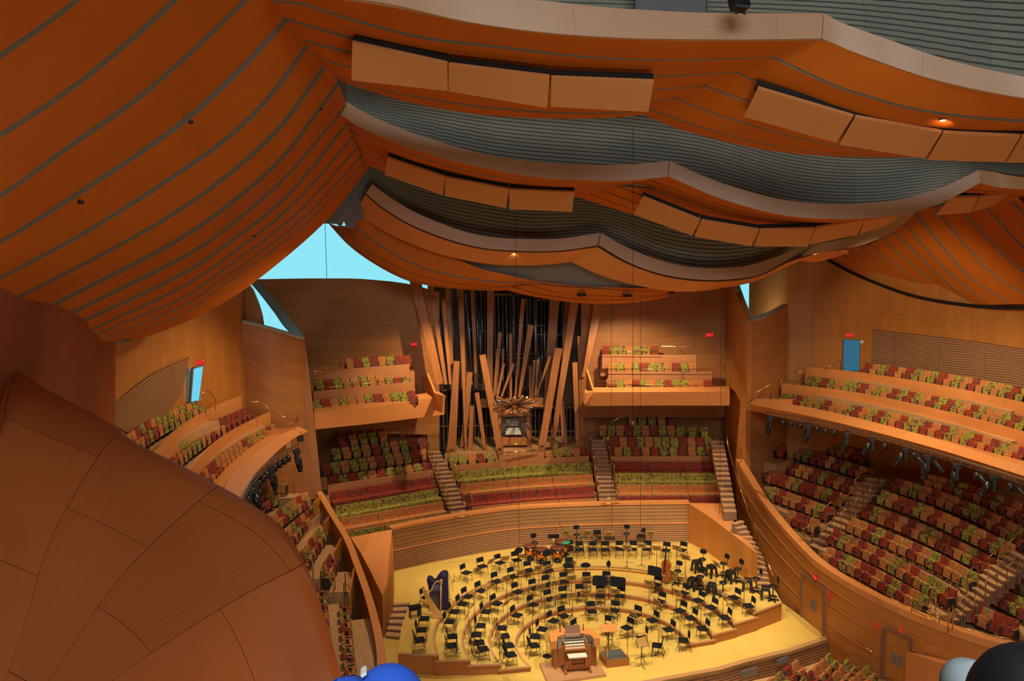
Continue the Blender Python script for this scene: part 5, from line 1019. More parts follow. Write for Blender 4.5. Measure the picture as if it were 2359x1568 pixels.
for xt, yt, wt, xb, yb, wb, Y, lb in WP:
    Y += 4.1 if xb > 445 or yb > 1200 else 1.5; T = P(*zx(xt, yt), Y + (.5 if yt < 300 else .2)); B = P(*zx(xb, yb), Y); k = Y / FPX / 3.137 * .82
    root = thing('organ_pipe', lb, 'organ pipe', B, 0, 'wooden organ pipes'); d = T - B; foot = .07 if yb > 1200 else 0
    m0 = d * foot
    mb = MB(); mb.beam(m0, d, wb * k, wb * k * .9, 0, wt * k, wt * k * .9, (0, -1, 0)); mb.build('pipe_body', [M['pipe']], root)
    if foot:
        mb = MB(); mb.beam((0, 0, 0), m0, wb * k * .86, wb * k * .75, 0, wb * k * 1.05, wb * k, (0, -1, 0)); mb.build('foot', [M['wall']], root)
        mb = MB(); n = -d.cross(Vector((1, 0, 0))).normalized(); mb.beam(m0 * .75 + Vector((-wb * k * .22, -wb * k * .46, 0)), m0 * .75 + Vector((wb * k * .22, -wb * k * .46, 0)), .04, .06); mb.build('mouth', [M['dark']], root)
    mb = MB(); u = d.normalized(); mb.beam(d - u * .02, d + u * .03, wt * k * .72, wt * k * .62, 0, None, None, (0, -1, 0)); mb.build('opening', [M['dark']], root)
MP = [(645, 300, 15, 652, 860, 50.2), (838, 240, 16, 846, 930, 49.4), (885, 170, 14, 888, 760, 50.2), (990, 210, 18, 996, 860, 49.6), (1045, 205, 24, 1050, 800, 49.2), (552, 180, 22, 590, 860, 50.0), (365, 392, 14, 372, 820, 49), (620, 170, 20, 640, 800, 51), (660, 150, 16, 660, 760, 51.2), (1088, 220, 14, 1090, 760, 51), (1110, 240, 14, 1112, 900, 51), (1240, 250, 22, 1250, 900, 50.8), (1386, 300, 34, 1400, 760, 50), (345, 160, 30, 350, 900, 51), (450, 150, 14, 455, 900, 50.4), (1335, 560, 16, 1320, 900, 50), (930, 480, 12, 935, 900, 50), (970, 500, 12, 972, 880, 50.2), (1095, 560, 10, 1092, 760, 49.8), (1070, 580, 10, 1075, 820, 49.8)]
MN = 'left of the wide wooden pipe|centre left of the small fan|behind the small fan|right of the slender leaning pipe|thickest one right of the centre|behind the long tapering pipe|beside the left leaning group|high up left of centre|next to the high left one|high up right of centre|behind the small trio|between the broad right pipes|beside the massive right pipe|behind the left leaning pipes|behind the stout left pipe|behind the front right pipe|thin one in the central gap|second thin one in the central gap|short thin one near the right trio|short one above the right trio'.split('|')
for (xt, yt, w_, xb, yb, Y), ex in zip(MP, MN):
    Y += 3.9
    T = P(*zx(xt, yt), Y); B = P(*zx(xb, yb), Y); r = w_ * Y / FPX / 3.137 / 2; root = thing('metal_organ_pipe', 'round grey metal organ pipe, ' + ex, 'organ pipe', B, 0, 'metal organ pipes'); d = T - B
    mb = MB(); mb.tube([d * .08, d], r, 10); mb.build('pipe_body', [M['steel']], root); mb = MB(); mb.tube([(0, 0, 0), d * .08], r * .4, 8, 0, True, r); mb.build('foot', [M['steel']], root)
# fan of small horizontal pipes
ctr = P(*zx(893, 992), 51.2); root = thing('trumpet_pipes', 'starburst of small horizontal trumpet pipes above the organ keyboard', 'organ pipes', ctr)
for k, (x, y) in enumerate(((755, 940), (775, 925), (800, 945), (828, 955), (862, 935), (895, 925), (925, 935), (955, 915), (985, 925), (1020, 935), (1050, 950), (1060, 985), (1030, 1000), (990, 1030), (950, 1040), (915, 1050), (865, 1045), (830, 1040), (800, 1020), (768, 1000), (745, 975))):
    e = P(*zx(x, y), 50.8 - .5 * (k % 3)) - ctr; mb = MB(); mb.tube([e * .12, e], .03, 6, 0, True, .085); mb.build('trumpet', [M['pipe'] if k % 2 else M['steel']], root)
# horizontal steel struts
for k, (x0, y0, x1, y1, Y) in enumerate(((345, 165, 480, 200, 50.5), (780, 408, 1290, 402, 49.9), (440, 440, 700, 420, 50.4), (1120, 230, 1250, 245, 50.5), (730, 650, 1120, 640, 49.8), (640, 235, 700, 235, 50.8))):
    Y += 3.9; mb = MB(); mb.tube([P(*zx(x0, y0), Y), P(*zx(x1, y1), Y)], .035, 5); o = mb.build('organ_strut', [M['steel']]); tag(o, ['highest strut at the left', 'long strut across the centre', 'strut behind the left pipes', 'strut at the upper right', 'lower strut behind the small fan', 'short strut behind the wide pipe'][k] + ' steadying the organ pipes', 'strut', 'steel struts between organ pipes')
# organ case and keyboard niche
zb = 5.05
def PX(x, y, Y): return P(*zx(x, y), Y)
mb = MB(); a = G(1035, 1049, 4.9); b = G(1362, 1032, 4.9); mb.prism([(a.x - .3, a.y), (b.x + .3, b.y), (b.x + .5, 56), (a.x - .5, 55.8)], 4.2, 4.95); o = mb.build('floor', [M['oak']]); struct(o, 'organ loft floor')
root = thing('organ_case', 'carved wooden organ case with an arched keyboard niche and stacked manuals', 'organ case', PX(890, 1290, 52.2)); C0 = root.location
def bx(x0, y0, x1, y1, Y, t, mat, nm, par=root):
    Y += 3.6
    p = PX(x0, y1, Y) - C0; q = PX(x1, y0, Y) - C0; mb = MB(); mb.box(((p.x + q.x) / 2, Y - C0.y + t / 2, (p.z + q.z) / 2), (abs(q.x - p.x), t, abs(q.z - p.z))); return mb.build(nm, [M[mat]], par, bevel=.01)
bx(765, 1010, 1008, 1065, 48.2, .5, 'wall', 'cornice'); bx(770, 1065, 798, 1300, 48.2, .5, 'wall', 'side_post'); bx(985, 1065, 1010, 1300, 48.2, .5, 'wall', 'side_post')
bx(798, 1065, 985, 1290, 48.75, .1, 'stepr', 'back_board'); bx(835, 1075, 930, 1135, 48.5, .08, 'greytrim', 'music_desk')
for k in range(4): bx(838 - k * 3, 1145 + 13 * k, 934 + k * 3, 1157 + 13 * k, 48.4 - .12 * k, .14, 'white', 'keyboard'); bx(838 - k * 3, 1142 + 13 * k, 934 + k * 3, 1147 + 13 * k, 48.48 - .12 * k, .1, 'black', 'black_keys')
for x in (806, 818, 948, 962, 974): bx(x, 1110, x + 8, 1180, 48.3, .08, 'steel', 'stop_column')
bx(800, 1215, 985, 1275, 48.05, .35, 'pipe', 'key_bench'); bx(650, 930, 1100, 1000, 49.0, .3, 'wall', 'pipe_shelf'); bx(755, 985, 1110, 1000, 48.7, .5, 'wall', 'ledge')
# slatted dark swell boxes behind
for k, (x0, y0, x1, y1) in enumerate(((345, 870, 765, 1310), (1010, 1000, 1400, 1290), (560, 150, 700, 640), (1050, 220, 1240, 640), (750, 180, 1060, 900))):
    p = PX(x0, y1, 55); q = PX(x1, y0, 55); root = thing('organ_swell_box', ['dark slatted organ box low on the left', 'dark slatted organ box low on the right', 'dark slatted organ box high on the left', 'dark slatted organ box high on the right', 'dark hollow organ box in the centre'][k], 'organ box', ((p.x + q.x) / 2, 55.2, (p.z + q.z) / 2)); W, H = q.x - p.x, q.z - p.z
    mb = MB(); mb.box((0, .2, 0), (W, .2, H)); mb.build('case', [M['dark']], root); mb = MB(); n = int(W / .28)
    for i in range(n): mb.box((-W / 2 + .28 * i + .1, 0, 0), (.07, .12, H))
    mb.box((0, 0, H / 2), (W, .16, .12)); mb.box((0, 0, -H * .1), (W, .16, .1)); mb.build('slats', [M['stepr']], root)
# ================================================================ ORCHESTRA STAGE
def facing(p, tx=CX, ty=CY): return math.atan2(p.x - tx, -(p.y * 1.0 - ty)) + math.pi if False else math.atan2(ty - p.y, tx - p.x) + math.pi / 2
# chair front looks along local -Y
def chair_proto():
    r = thing('orchestra_chair', 'x', 'chair', (0, 0, 0))
    mb = MB(); rbox(mb, (0, 0, 0), (.44, .05, .42)); 
    s = MB(); R = RX(-math.pi / 2); s.v = [R @ v + Vector((0, -.03, .46)) for v in mb.v]; s.f, s.m, s.u, s.s = mb.f, mb.m, mb.u, mb.s; s.build('seat', [M['seatb']], r)
    mb = MB(); rbox(mb, (0, .215, .73), (.42, .045, .24), -.16); mb.build('backrest', [M['seatb']], r)
    for sx in (-1, 1):
        mb = MB(); mb.tube([(sx * .20, -.20, .43), (sx * .215, -.24, 0)], .013, 5); mb.build('leg', [M['black']], r)
        mb = MB(); mb.tube([(sx * .20, .235, .84), (sx * .205, .18, .44), (sx * .215, .30, 0)], .013, 5); mb.build('leg', [M['black']], r)
    mb = MB()
    for sx in (-1, 1): mb.tube([(sx * .205, -.215, .26), (sx * .208, .22, .26)], .009, 4)
    mb.tube([(-.2, .2, .3), (.2, .2, .3)], .009, 4); mb.build('stretcher', [M['black']], r); return r
CP = chair_proto()
CH = [(976,1424),(970,1450),(965,1473),(1034.6,1430.6),(1045,1408),(1041,1465),(1039,1486),(1064,1390),(1077,1373),(1106,1440),(1096,1461),(1103,1479),(1112,1494),(1119,1408),(1144,1389),(1190,1416),(1155,1445.5),(1161,1464),(1171,1486),(1175,1507),
(1073.5,1318),(1111,1303),(1151.5,1295),(1144.6,1337.6),(1108,1359.5),(982,1374),(1189.7,1289),(1182,1326),(1218,1312),(1264,1312),(1192.5,1362),(1231,1354),(1261,1345),(1300,1338),(1351,1338),(1396,1336),
(1228,1392),(1266,1379),(1299.5,1371),(1337,1366),(1383,1371),(1415,1405),(1363,1407),(1274,1429),(1299,1417.6),(1248,1448),(1330.5,1448),(1312,1462),(1296,1474),(1231.6,1465),(1229,1486),
(1428,1371),(1520,1383.6),(1513,1345.5),(1464,1416),(1575,1364.6),(1503.7,1427.8),(1445,1444.5),(1567.5,1405),(1592,1422.4),(1541,1449),(1479,1464),(1515,1486),(1576,1473.7),(1402,1441),
(1609,1381.6),(1639,1397.6),(1620,1446.5),(1671,1421),(1691.6,1375),(1725.6,1394),
(1336,1265),(1366,1265),(1395,1265),(1427,1264),(1457.5,1264),(1490,1264),(1534,1266.7),(1571,1265.5),(1376,1238),(1476.6,1233),(1312,1303),(1312,1262)]
def place(px, py, dz): return level(px, py, dz)
def where(px, py):
    """a findable place name for a stage object"""
    return None
chairs = []
for i, (px, py) in enumerate(CH):
    p = level(px, py, .46); 
    if py < 1243 : p = G(px, py, 1.34); p.z = .88
    chairs.append((px, py, p, facing(p)))
def sector(p):
    a = math.degrees(math.atan2(p.y - CY, p.x - CX)) % 360
    for lo, hi, nm in ((0, 25, 'far right'), (25, 55, 'right'), (55, 80, 'centre right'), (80, 100, 'middle'), (100, 125, 'centre left'), (125, 155, 'left'), (155, 235, 'far left'), (235, 361, 'far right')):
        if lo <= a < hi: return nm, a
def tiername(p):
    r = math.hypot(p.x - CX, p.y - CY)
    if p.y > 42.2: return 'by the rear wall'
    if r < 3.7: return 'on the main floor'
    if r < 4.9: return 'on the first riser'
    if r < 6.1: return 'on the second riser'
    if r < 7.35: return 'on the third riser'
    return 'on the top riser' if r < 9.3 else 'behind the top riser'
def relabel(items, noun):
    """labels by tier, counted from the left as seen by the viewer"""
    g = {}
    for k, (p, px) in items.items(): g.setdefault(tiername(p), []).append((px, k))
    out = {}
    for t, l in g.items():
        l.sort(); n = len(l)
        for j, (px, k) in enumerate(l): out[k] = '%s, %s from the left %s of the stage' % (noun, ordw(j) if j < 39 else str(j), t) if t.startswith('on') or t.startswith('behind') else '%s, %s from the left %s' % (noun, ordw(j), t)
    return out
lb = relabel({i: (c[2], c[0]) for i, c in enumerate(chairs)}, 'black orchestra chair')
for i, (px, py, p, a) in enumerate(chairs):
    r = CP if i == 0 else copy_tree(CP); r.location = p; r.rotation_euler = (0, 0, a + random.uniform(-.12, .12)); r['label'] = lb[i]; r['group'] = 'black chairs ' + tiername(p)
def stand_proto():
    r = thing('music_stand', 'x', 'music stand')
    mb = MB(); R = RX(.42); mb.box((0, 0, 1.12), (.50, .02, .34), R)
    s = MB(); s.box((0, 0, 0), (.50, .018, .33), None); d = s.build('desk', [M['desk']], r); d.location = (0, 0, 1.12); d.rotation_euler = (-.45, 0, 0)
    s = MB(); s.box((0, -.03, -.165), (.50, .07, .018)); e = s.build('shelf', [M['desk']], d)
    s = MB(); s.beam((-.17, .016, -.10), (.17, .016, .12), .016, .012); s.beam((.17, .016, -.10), (-.17, .016, .12), .016, .012); e = s.build('brace', [M['black']], d)
    mb = MB(); mb.tube([(0, .05, .12), (0, .05, .62)], .016, 6); mb.tube([(0, .05, .6), (0, .05, 1.06)], .011, 6); mb.build('pole', [M['black']], r)
    for k in range(3):
        a = k * 2.094 + .52; mb = MB(); mb.tube([(0, .05, .14), (.07 * math.cos(a), .05 + .07 * math.sin(a), .05), (.27 * math.cos(a), .05 + .27 * math.sin(a), .015)], .011, 5); mb.build('leg', [M['black']], r)
    return r
SP = stand_proto()
ST = [(1131,1292),(1164,1285),(1099,1311),(1165,1330),(1125,1354),(1202,1280),(1199,1318),(1240,1307),(1263,1306),(1271,1267),(1217,1356),(1246,1350),(1279,1342),(1316,1330),(1351.5,1333),(1283,1374),(1318,1370),(1348,1364),(1317,1296),(1332,1264),(1361,1263),(1304.5,1224),(1353,1224),
(1386,1265.5),(1415,1262),(1444.5,1260),(1478.5,1256),(1513,1262),(1559,1261),(1580,1283),(1499.6,1226),(1403,1227),(1550,1319),(1496,1342),(1559,1362),(1402,1331),(1384,1361),(1417,1361),(1394,1405),(1514,1385),(1459,1413.5),(1413,1434),
(1520,1450),(1569,1427),(1479,1477),(1668,1376.6),(1617,1399.5),(1651,1299),(1612,1336),(1717,1340),(1090,1391),(1077,1416),(1139,1433),(1082,1449),(1148,1465),(1204,1435),(1278,1448),(1224,1407.5),(1167,1387),(1316,1416),(1253,1382),(1048,1442)]
sts = []
for i, (px, py) in enumerate(ST):
    p = level(px, py, 1.12)
    if py < 1236: p = G(px, py, 2.05); p.z = .88
    sts.append((px, p))
lb = relabel({i: (c[1], c[0]) for i, c in enumerate(sts)}, 'wooden-topped music stand')
for i, (px, p) in enumerate(sts):
    r = SP if i == 0 else copy_tree(SP); a = facing(p) + math.pi; r.location = p; r.rotation_euler = (0, 0, a + random.uniform(-.25, .25)); r['label'] = lb[i]; r['group'] = 'music stands ' + tiername(p)
# swivel stools of the basses
def swivel(h=.72):
    r = thing('swivel_stool', 'x', 'stool')
    mb = MB(); mb.lathe([(.0, h + .03), (.14, h + .035), (.19, h + .01), (.195, h - .03), (.17, h - .06), (.0, h - .06)], seg=18); mb.build('seat', [M['plastic']], r)
    mb = MB(); rbox(mb, (0, .22, h + .33), (.34, .05, .24), -.1, 0, .05); mb.build('backrest', [M['seatb']], r)
    mb = MB(); mb.tube([(0, .05, h - .05), (0, .24, h - .02), (0, .26, h + .3)], .016, 5); mb.build('back_bracket', [M['black']], r)
    mb = MB(); mb.tube([(0, 0, .08), (0, 0, h - .06)], .028, 8); mb.build('column', [M['black']], r)
    mb = MB(); mb.lathe([(.17, .2), (.19, .2), (.19, .22), (.17, .22), (.17, .2)], seg=18); mb.build('foot_ring', [M['chrome']], r)
    for k in range(5):
        a = k * 1.2566 + .3; mb = MB(); mb.beam((0, 0, .1), (.28 * math.cos(a), .28 * math.sin(a), .05), .05, .04); mb.tube([(.28 * math.cos(a), .28 * math.sin(a), .05), (.28 * math.cos(a), .28 * math.sin(a), 0)], .022, 6); mb.build('leg', [M['black']], r)
    return r
W = swivel()
SW = [(1618, 1287, 'by the right wedge, farthest left'), (1667, 1296.6, 'against the middle of the right wedge'), (1700, 1309, 'against the right end of the wedge'), (1613, 1327, 'on the third riser in front of the other stools'), (1665.6, 1341, 'in front of the right wedge with a bent back'), (1742.5, 1331, 'at the foot of the right stairs'), (1781, 1349.4, 'nearest the curved wall at the riser end'), (1561, 1314, 'behind the varnished double bass')]
for i, (px, py, wh) in enumerate(SW):
    r = W if i == 0 else copy_tree(W); p = level(px, py, .72); r.location = p; r.rotation_euler = (0, 0, facing(p) + (.3, -.25, -.2, .1, -.5, -.4, -.5, .1)[i]); r['label'] = 'round black swivel stool with backrest ' + wh; r['group'] = 'swivel stools of the double basses'
for i, (px, py, h, wh) in enumerate(((1439.5, 1220, .95, 'high round swivel stool raised against the rear stage wall'), (1327, 1222, .95, 'high black swivel stool left of the cymbals'), (1232, 1249, .75, 'black swivel stool behind the kettledrums'))):
    r = swivel(h); p = G(px, py, .88 + h); p.z = .88
    if p.y > 43.3: p = Vector((p.x, 43.2, .88))
    r.location = p; r.rotation_euler = (0, 0, facing(p)); r['label'] = wh
# square plastic stools
def sq():
    r = thing('square_stool', 'x', 'stool'); h = .62
    mb = MB(); mb.box((0, 0, h - .02), (.38, .38, .05), None, 0, .92); mb.build('seat', [M['plastic']], r, bevel=.015); mb = MB(); mb.box((0, 0, h - .11), (.35, .35, .13)); mb.build('apron', [M['plastic']], r)
    for a in (-1, 1):
        for b in (-1, 1): mb = MB(); mb.beam((a * .20, b * .20, 0), (a * .15, b * .15, h - .1), .09, .09); mb.build('leg', [M['plastic']], r)
    return r
Q = sq()
for i, (px, py, wh) in enumerate(((1605, 1290, 'farthest left beside the right wedge'), (1639, 1301, 'half hidden by a music stand'), (1683, 1313, 'against the right wedge'), (1595.6, 1330, 'under a music stand on the third riser'), (1639, 1342.5, 'standing free in front of the others'), (1722, 1332, 'with a tilted top near the right stairs'), (1764, 1350.5, 'nearest the curved wall'))):
    r = Q if i == 0 else copy_tree(Q); p = level(px, py, .62); r.location = p; r.rotation_euler = (0, 0, .3 + i * .17); r['label'] = 'square black four-legged stool ' + wh; r['group'] = 'square stools of the double basses'
# sound shields
def shield(px, py, w_, h_, rnd, lb):
    p = level(px, py, 1.15); r = thing('sound_shield', lb, 'sound shield', p, facing(p) , 'black sound shields'); mb = MB(); rbox(mb, (0, 0, 1.15), (w_, .05, h_), -.12, 0, rnd); mb.build('panel', [M['seatb']], r, bevel=.01)
    mb = MB(); mb.tube([(0, .02, .03), (0, .02, 1.0)], .014, 6); mb.build('pole', [M['black']], r)
    for k in range(3): a = k * 2.094; mb = MB(); mb.tube([(0, 0, .06), (.25 * math.cos(a), .25 * math.sin(a), .012)], .012, 5); mb.build('leg', [M['black']], r)
for a in ((1382, 1337, .74, .5, .06, 'large black sound shield, left of the pair on the second riser'), (1424, 1340, .74, .5, .06, 'large black sound shield, right of the pair on the second riser'), (1508, 1315, .74, .48, .05, 'large black sound shield left of the double bass'), (1195, 1267, .52, .32, .12, 'rounded black shield left of the kettledrums'), (1260, 1273, .52, .34, .1, 'rounded black shield in front of the kettledrums'), (1311, 1262, .54, .36, .1, 'rounded black shield right of the kettledrums'), (1307, 1301, .48, .32, .12, 'rounded black shield beside the wind chairs'), (1349, 1301, .52, .26, .1, 'rounded black shield in the middle of the third riser'), (1402, 1298, .22, .34, .08, 'small black shield hanging on a stand, centre')): shield(*a)
# kettledrums
def timp(px, py, rr, hh, lb):
    p = G(px, py, .88 + hh); p.z = .88; r = thing('kettledrum', lb, 'kettledrum', p, 0, 'copper kettledrums')
    mb = MB(); mb.lathe([(rr * .35, .26), (rr * .7, .34), (rr * .93, .50), (rr, hh - .04)], seg=24); mb.build('kettle', [M['copper']], r)
    mb = MB(); mb.lathe([(rr * 1.02, hh - .02), (rr * .98, hh), (0, hh + .002)], seg=24); mb.build('drum_head', [M['drum']], r); mb = MB(); mb.lathe([(rr * 1.06, hh - .06), (rr * 1.06, hh), (rr * 1.0, hh), (rr * 1.0, hh - .06)], seg=24); mb.build('hoop', [M['black']], r)
    for k in range(4):
        a = k * 1.571 + .6; c, s = math.cos(a), math.sin(a); mb = MB(); mb.tube([(rr * 1.05 * c, rr * 1.05 * s, hh - .05), (rr * .95 * c, rr * .95 * s, .4), (rr * .8 * c, rr * .8 * s, 0)], .02, 5); mb.build('strut', [M['black']], r)
    mb = MB(); mb.lathe([(rr * .5, .0), (rr * .5, .1), (rr * .2, .25)], seg=10); mb.build('pedal_base', [M['black']], r); return p
timp(1221, 1256, .34, .82, 'copper kettledrum with brown head, leftmost of four'); timp(1247.5, 1263.5, .36, .82, 'copper kettledrum with brown head, second from the left'); timp(1284, 1260.5, .38, .82, 'copper kettledrum with brown head, third from the left')
p = timp(1296, 1247, .42, .84, 'copper kettledrum at the back with a green cloth on it')
g = G(1304, 1249.5, 1.745); mb = MB(); mb.box((0, 0, 0), (.36, .5, .015), RZ(-.35)); o = mb.build('cloth', [M['teal']], loc=g); tag(o, 'green cloth lying on the rearmost kettledrum', 'cloth')
# cymbals
for i, (px, py, lbx) in enumerate(((1344.5, 1237, 'bronze cymbal on a stand, left of two'), (1368, 1237, 'bronze cymbal on a stand, right of two'))):
    p = G(px, py, 1.75); p.y = min(p.y, 43.3); p.z = .88; r = thing('cymbal', lbx, 'cymbal', p, 0, 'cymbals near the rear wall'); mb = MB(); mb.lathe([(.0, .9), (.06, .89), (.07, .865), (.25, .85), (.25, .845), (.0, .86)], seg=24); mb.build('disc', [M['cymbal']], r)
    mb = MB(); mb.tube([(0, 0, .1), (0, 0, .95)], .014, 6); mb.build('pole', [M['chrome']], r)
    for k in range(3): a = k * 2.094; mb = MB(); mb.tube([(0, 0, .4), (.22 * math.cos(a), .22 * math.sin(a), 0)], .012, 5); mb.build('leg', [M['chrome']], r)
p = G(1404, 1238, 1.6); p.z = .88; p.y = 43.1; r = thing('percussion_table', 'low black percussion tray on a stand by the rear wall', 'table', p); mb = MB(); mb.box((0, 0, .72), (.6, .35, .08)); mb.build('tray', [M['black']], r, bevel=.01); mb = MB(); mb.tube([(-.2, 0, 0), (0, 0, .68), (.2, 0, 0)], .015, 5); mb.build('trestle', [M['black']], r)
p = G(1275, 1238, 2.0); p.z = .88; r = thing('black_music_desk', 'wide black music desk behind the kettledrums', 'music stand', p, 0); mb = MB(); mb.box((0, 0, 1.2), (.62, .03, .26), RX(.3)); mb.build('desk', [M['black']], r, bevel=.01); mb = MB(); mb.tube([(-.12, 0, .2), (0, .02, 1.1)], .014, 5); mb.tube([(.12, 0, .2), (0, .02, 1.1)], .014, 5); mb.build('pole', [M['brass']], r)
for k in range(3): a = k * 2.094 + .5; mb = MB(); mb.tube([(0, 0, .3), (.26 * math.cos(a), .26 * math.sin(a), 0)], .012, 5); mb.build('leg', [M['black']], r)
p = G(1305, 1275, .95); p.z = .88; r = thing('microphone_stand', 'tall black boom microphone stand beside the kettledrums', 'microphone stand', p); a = P(1305, 1228, p.y) - p; e = P(1289, 1206, p.y) - p; mb = MB(); mb.tube([(0, 0, .05), (a.x, 0, a.z)], .014, 5); mb.build('pole', [M['black']], r); mb = MB(); mb.tube([(a.x + .25, 0, a.z - .35), (e.x, 0, e.z)], .01, 5); mb.build('boom', [M['black']], r); mb = MB(); mb.tube([(e.x, 0, e.z), (e.x + .03, 0, e.z + .12)], .02, 6); mb.build('microphone', [M['black']], r); mb = MB(); mb.lathe([(.16, 0), (.16, .03), (.02, .06)]); mb.build('base', [M['black']], r)
# harps
def harp(base, ang, cover, lb, s=1.0):
    r = thing('covered_harp' if cover else 'harp', lb, 'harp', base, ang)
    # local: x across the strings (column at +x), z up
    if cover:
        o = [(-.30, 0), (.44, 0), (.47, .6), (.46, 1.2), (.47, 1.72), (.40, 1.80), (.24, 1.80), (.10, 1.72), (-.03, 1.55), (-.12, 1.40), (-.20, 1.38), (-.30, 1.50), (-.42, 1.55), (-.50, 1.50), (-.50, 1.40), (-.44, 1.15), (-.38, .6)]
        mb = MB(); n = len(o); c = Vector((0, 0, .85))
        for y, k in ((-.24, .86), (-.17, 1), (.17, 1), (.24, .86)):
            for x, z in o: mb.v.append(Vector(((x) * k, y, .85 + (z - .85) * k)) * s)
        mb.face(list(range(n))[::-1]); mb.face([3 * n + i for i in range(n)])
        for q in range(3):
            for i in range(n): j = (i + 1) % n; mb.face([q * n + i, (q + 1) * n + i, (q + 1) * n + j, q * n + j], 0, None, True)
        mb.build('cloth_cover', [M['navy']], r); return r
    col = MB(); col.tube([(.30, 0, .08), (.36, 0, 1.62)], .036, 10); col.lathe([(.05, 0), (.075, .06), (.06, .16), (.08, .2), (.0, .24)], (.365, 0, 1.58), 12); col.lathe([(.07, 0), (.06, .12), (.04, .16)], (.30, 0, .1), 12); col.build('column', [M['gold']], r)
    nk = MB(); nk.tube([Vector(q) for q in crom([(.36, 0, 1.68), (.16, 0, 1.70), (0, 0, 1.50), (-.10, 0, 1.28), (-.22, 0, 1.20), (-.38, 0, 1.28), (-.50, 0, 1.38)], 24)], .034, 8); nk.build('neck', [M['gold']], r)
    sb = MB(); sb.beam((.16, 0, .08), (-.50, 0, 1.34), .34, .20, 0, .10, .07, (0, 1, 0)); sb.build('soundbox', [M['gold']], r)
    bs = MB(); bs.box((.2, 0, .06), (.5, .36, .12)); bs.build('base', [M['gold']], r, bevel=.02)
    stg = MB()
    for i in range(22):
        f = i / 21; a = Vector((.16, 0, .12)).lerp(Vector((-.47, 0, 1.28)), .03 + f * .94); tx = .30 - .76 * f; zt = 1.68 - .0 * f
        z = 1.70 if tx > .16 else (1.5 + (tx) * 1.25 if tx > -.1 else 1.26 + (abs(tx + .22)) * .35); stg.tube([a, (tx, 0, z)], .003, 3)
    stg.build('strings', [M['chrome']], r); return r
p1 = G(1000, 1421, .88); p1.z = .88; p2 = G(1010, 1403, .88); p2.z = .88
harp(p1, -.1, False, 'golden concert harp standing on the left of the stage'); harp(p2 + Vector((0, .1, 0)), -.08, True, 'harp under a dark navy cloth cover behind the golden harp')
p = level(956, 1395, .5); r = thing('harpist_bench', 'black button-tufted bench left of the golden harp', 'bench', p, .35)
mb = MB(); mb.box((0, 0, .46), (.56, .36, .10)); mb.build('cushion', [M['seatb']], r, bevel=.03)
mb = MB()
for i in range(4):
    for j in range(3): mb.lathe([(.012, 0), (.008, .01), (0, .012)], (-.2 + .133 * i, -.11 + .11 * j, .508), 6)
mb.build('buttons', [M['chrome']], r); mb = MB(); mb.box((0, 0, .37), (.52, .32, .08)); mb.build('frame', [M['black']], r)
for a in (-1, 1):
    for b in (-1, 1): mb = MB(); mb.beam((a * .24, b * .14, 0), (a * .24, b * .14, .36), .04, .04); mb.build('leg', [M['black']], r)
for px, py, lbx in ((1036, 1385, 'thin black boom stand right of the covered harp'), (1046, 1340, 'low black mallet stand on the upper left floor')):
    p = G(px, py, .9); p.z = .88; h = 1.3 if px < 1040 else .35; r = thing('boom_stand', lbx, 'stand', p); mb = MB(); mb.tube([(0, 0, 0), (0, 0, h)], .012, 5); mb.build('pole', [M['black']], r); mb = MB(); mb.tube([(-.05, 0, h + .1), (.05, 0, h), (.18, 0, h * .4)], .01, 5); mb.build('boom', [M['black']], r)
    for k in range(3): a = k * 2.094; mb = MB(); mb.tube([(0, 0, .15), (.22 * math.cos(a), .22 * math.sin(a), .01)], .01, 5); mb.build('leg', [M['black']], r)
# double bass leaning
p = level(1531, 1341, .05); r = thing('double_bass', 'varnished double bass standing upright behind the music stands', 'double bass', p, -.9)
o = [(0, 0), (.22, .03), (.31, .18), (.33, .36), (.27, .52), (.20, .60), (.21, .70), (.26, .82), (.24, .96), (.14, 1.06), (.03, 1.14)]
o = o + [(-x, z) for x, z in o[1:]][::-1]; mb = MB(); n = len(o); R = RX(-.14)
for y, k in ((-.11, .93), (-.08, 1), (.08, 1), (.12, .9)):
    for x, z in o: mb.v.append(R @ Vector((x * k, y, .08 + z)))
mb.face(list(range(n))[::-1]); mb.face([3 * n + i for i in range(n)])
for q in range(3):
    for i in range(n): j = (i + 1) % n; mb.face([q * n + i, (q + 1) * n + i, (q + 1) * n + j, q * n + j], 0, None, True)
mb.build('body', [M['bass']], r)
mb = MB(); mb.beam(R @ Vector((0, -.13, .5)), R @ Vector((0, -.15, 1.9)), .06, .03); mb.build('fingerboard', [M['black']], r); mb = MB(); mb.beam(R @ Vector((0, -.10, 1.1)), R @ Vector((0, -.12, 1.75)), .05, .05); mb.tube([R @ Vector(q) for q in ((0, -.11, 1.75), (0, -.10, 1.86), (0, -.16, 1.92), (0, -.19, 1.87))], .03, 6); mb.build('neck', [M['greytrim']], r); mb = MB(); mb.beam(R @ Vector((-.08, -.13, .42)), R @ Vector((.08, -.13, .42)), .02, .09); mb.build('bridge', [M['desk']], r)
mb = MB(); mb.tube([(0, 0, 0), (0, 0, .1)], .012, 5); mb.build('endpin', [M['chrome']], r)
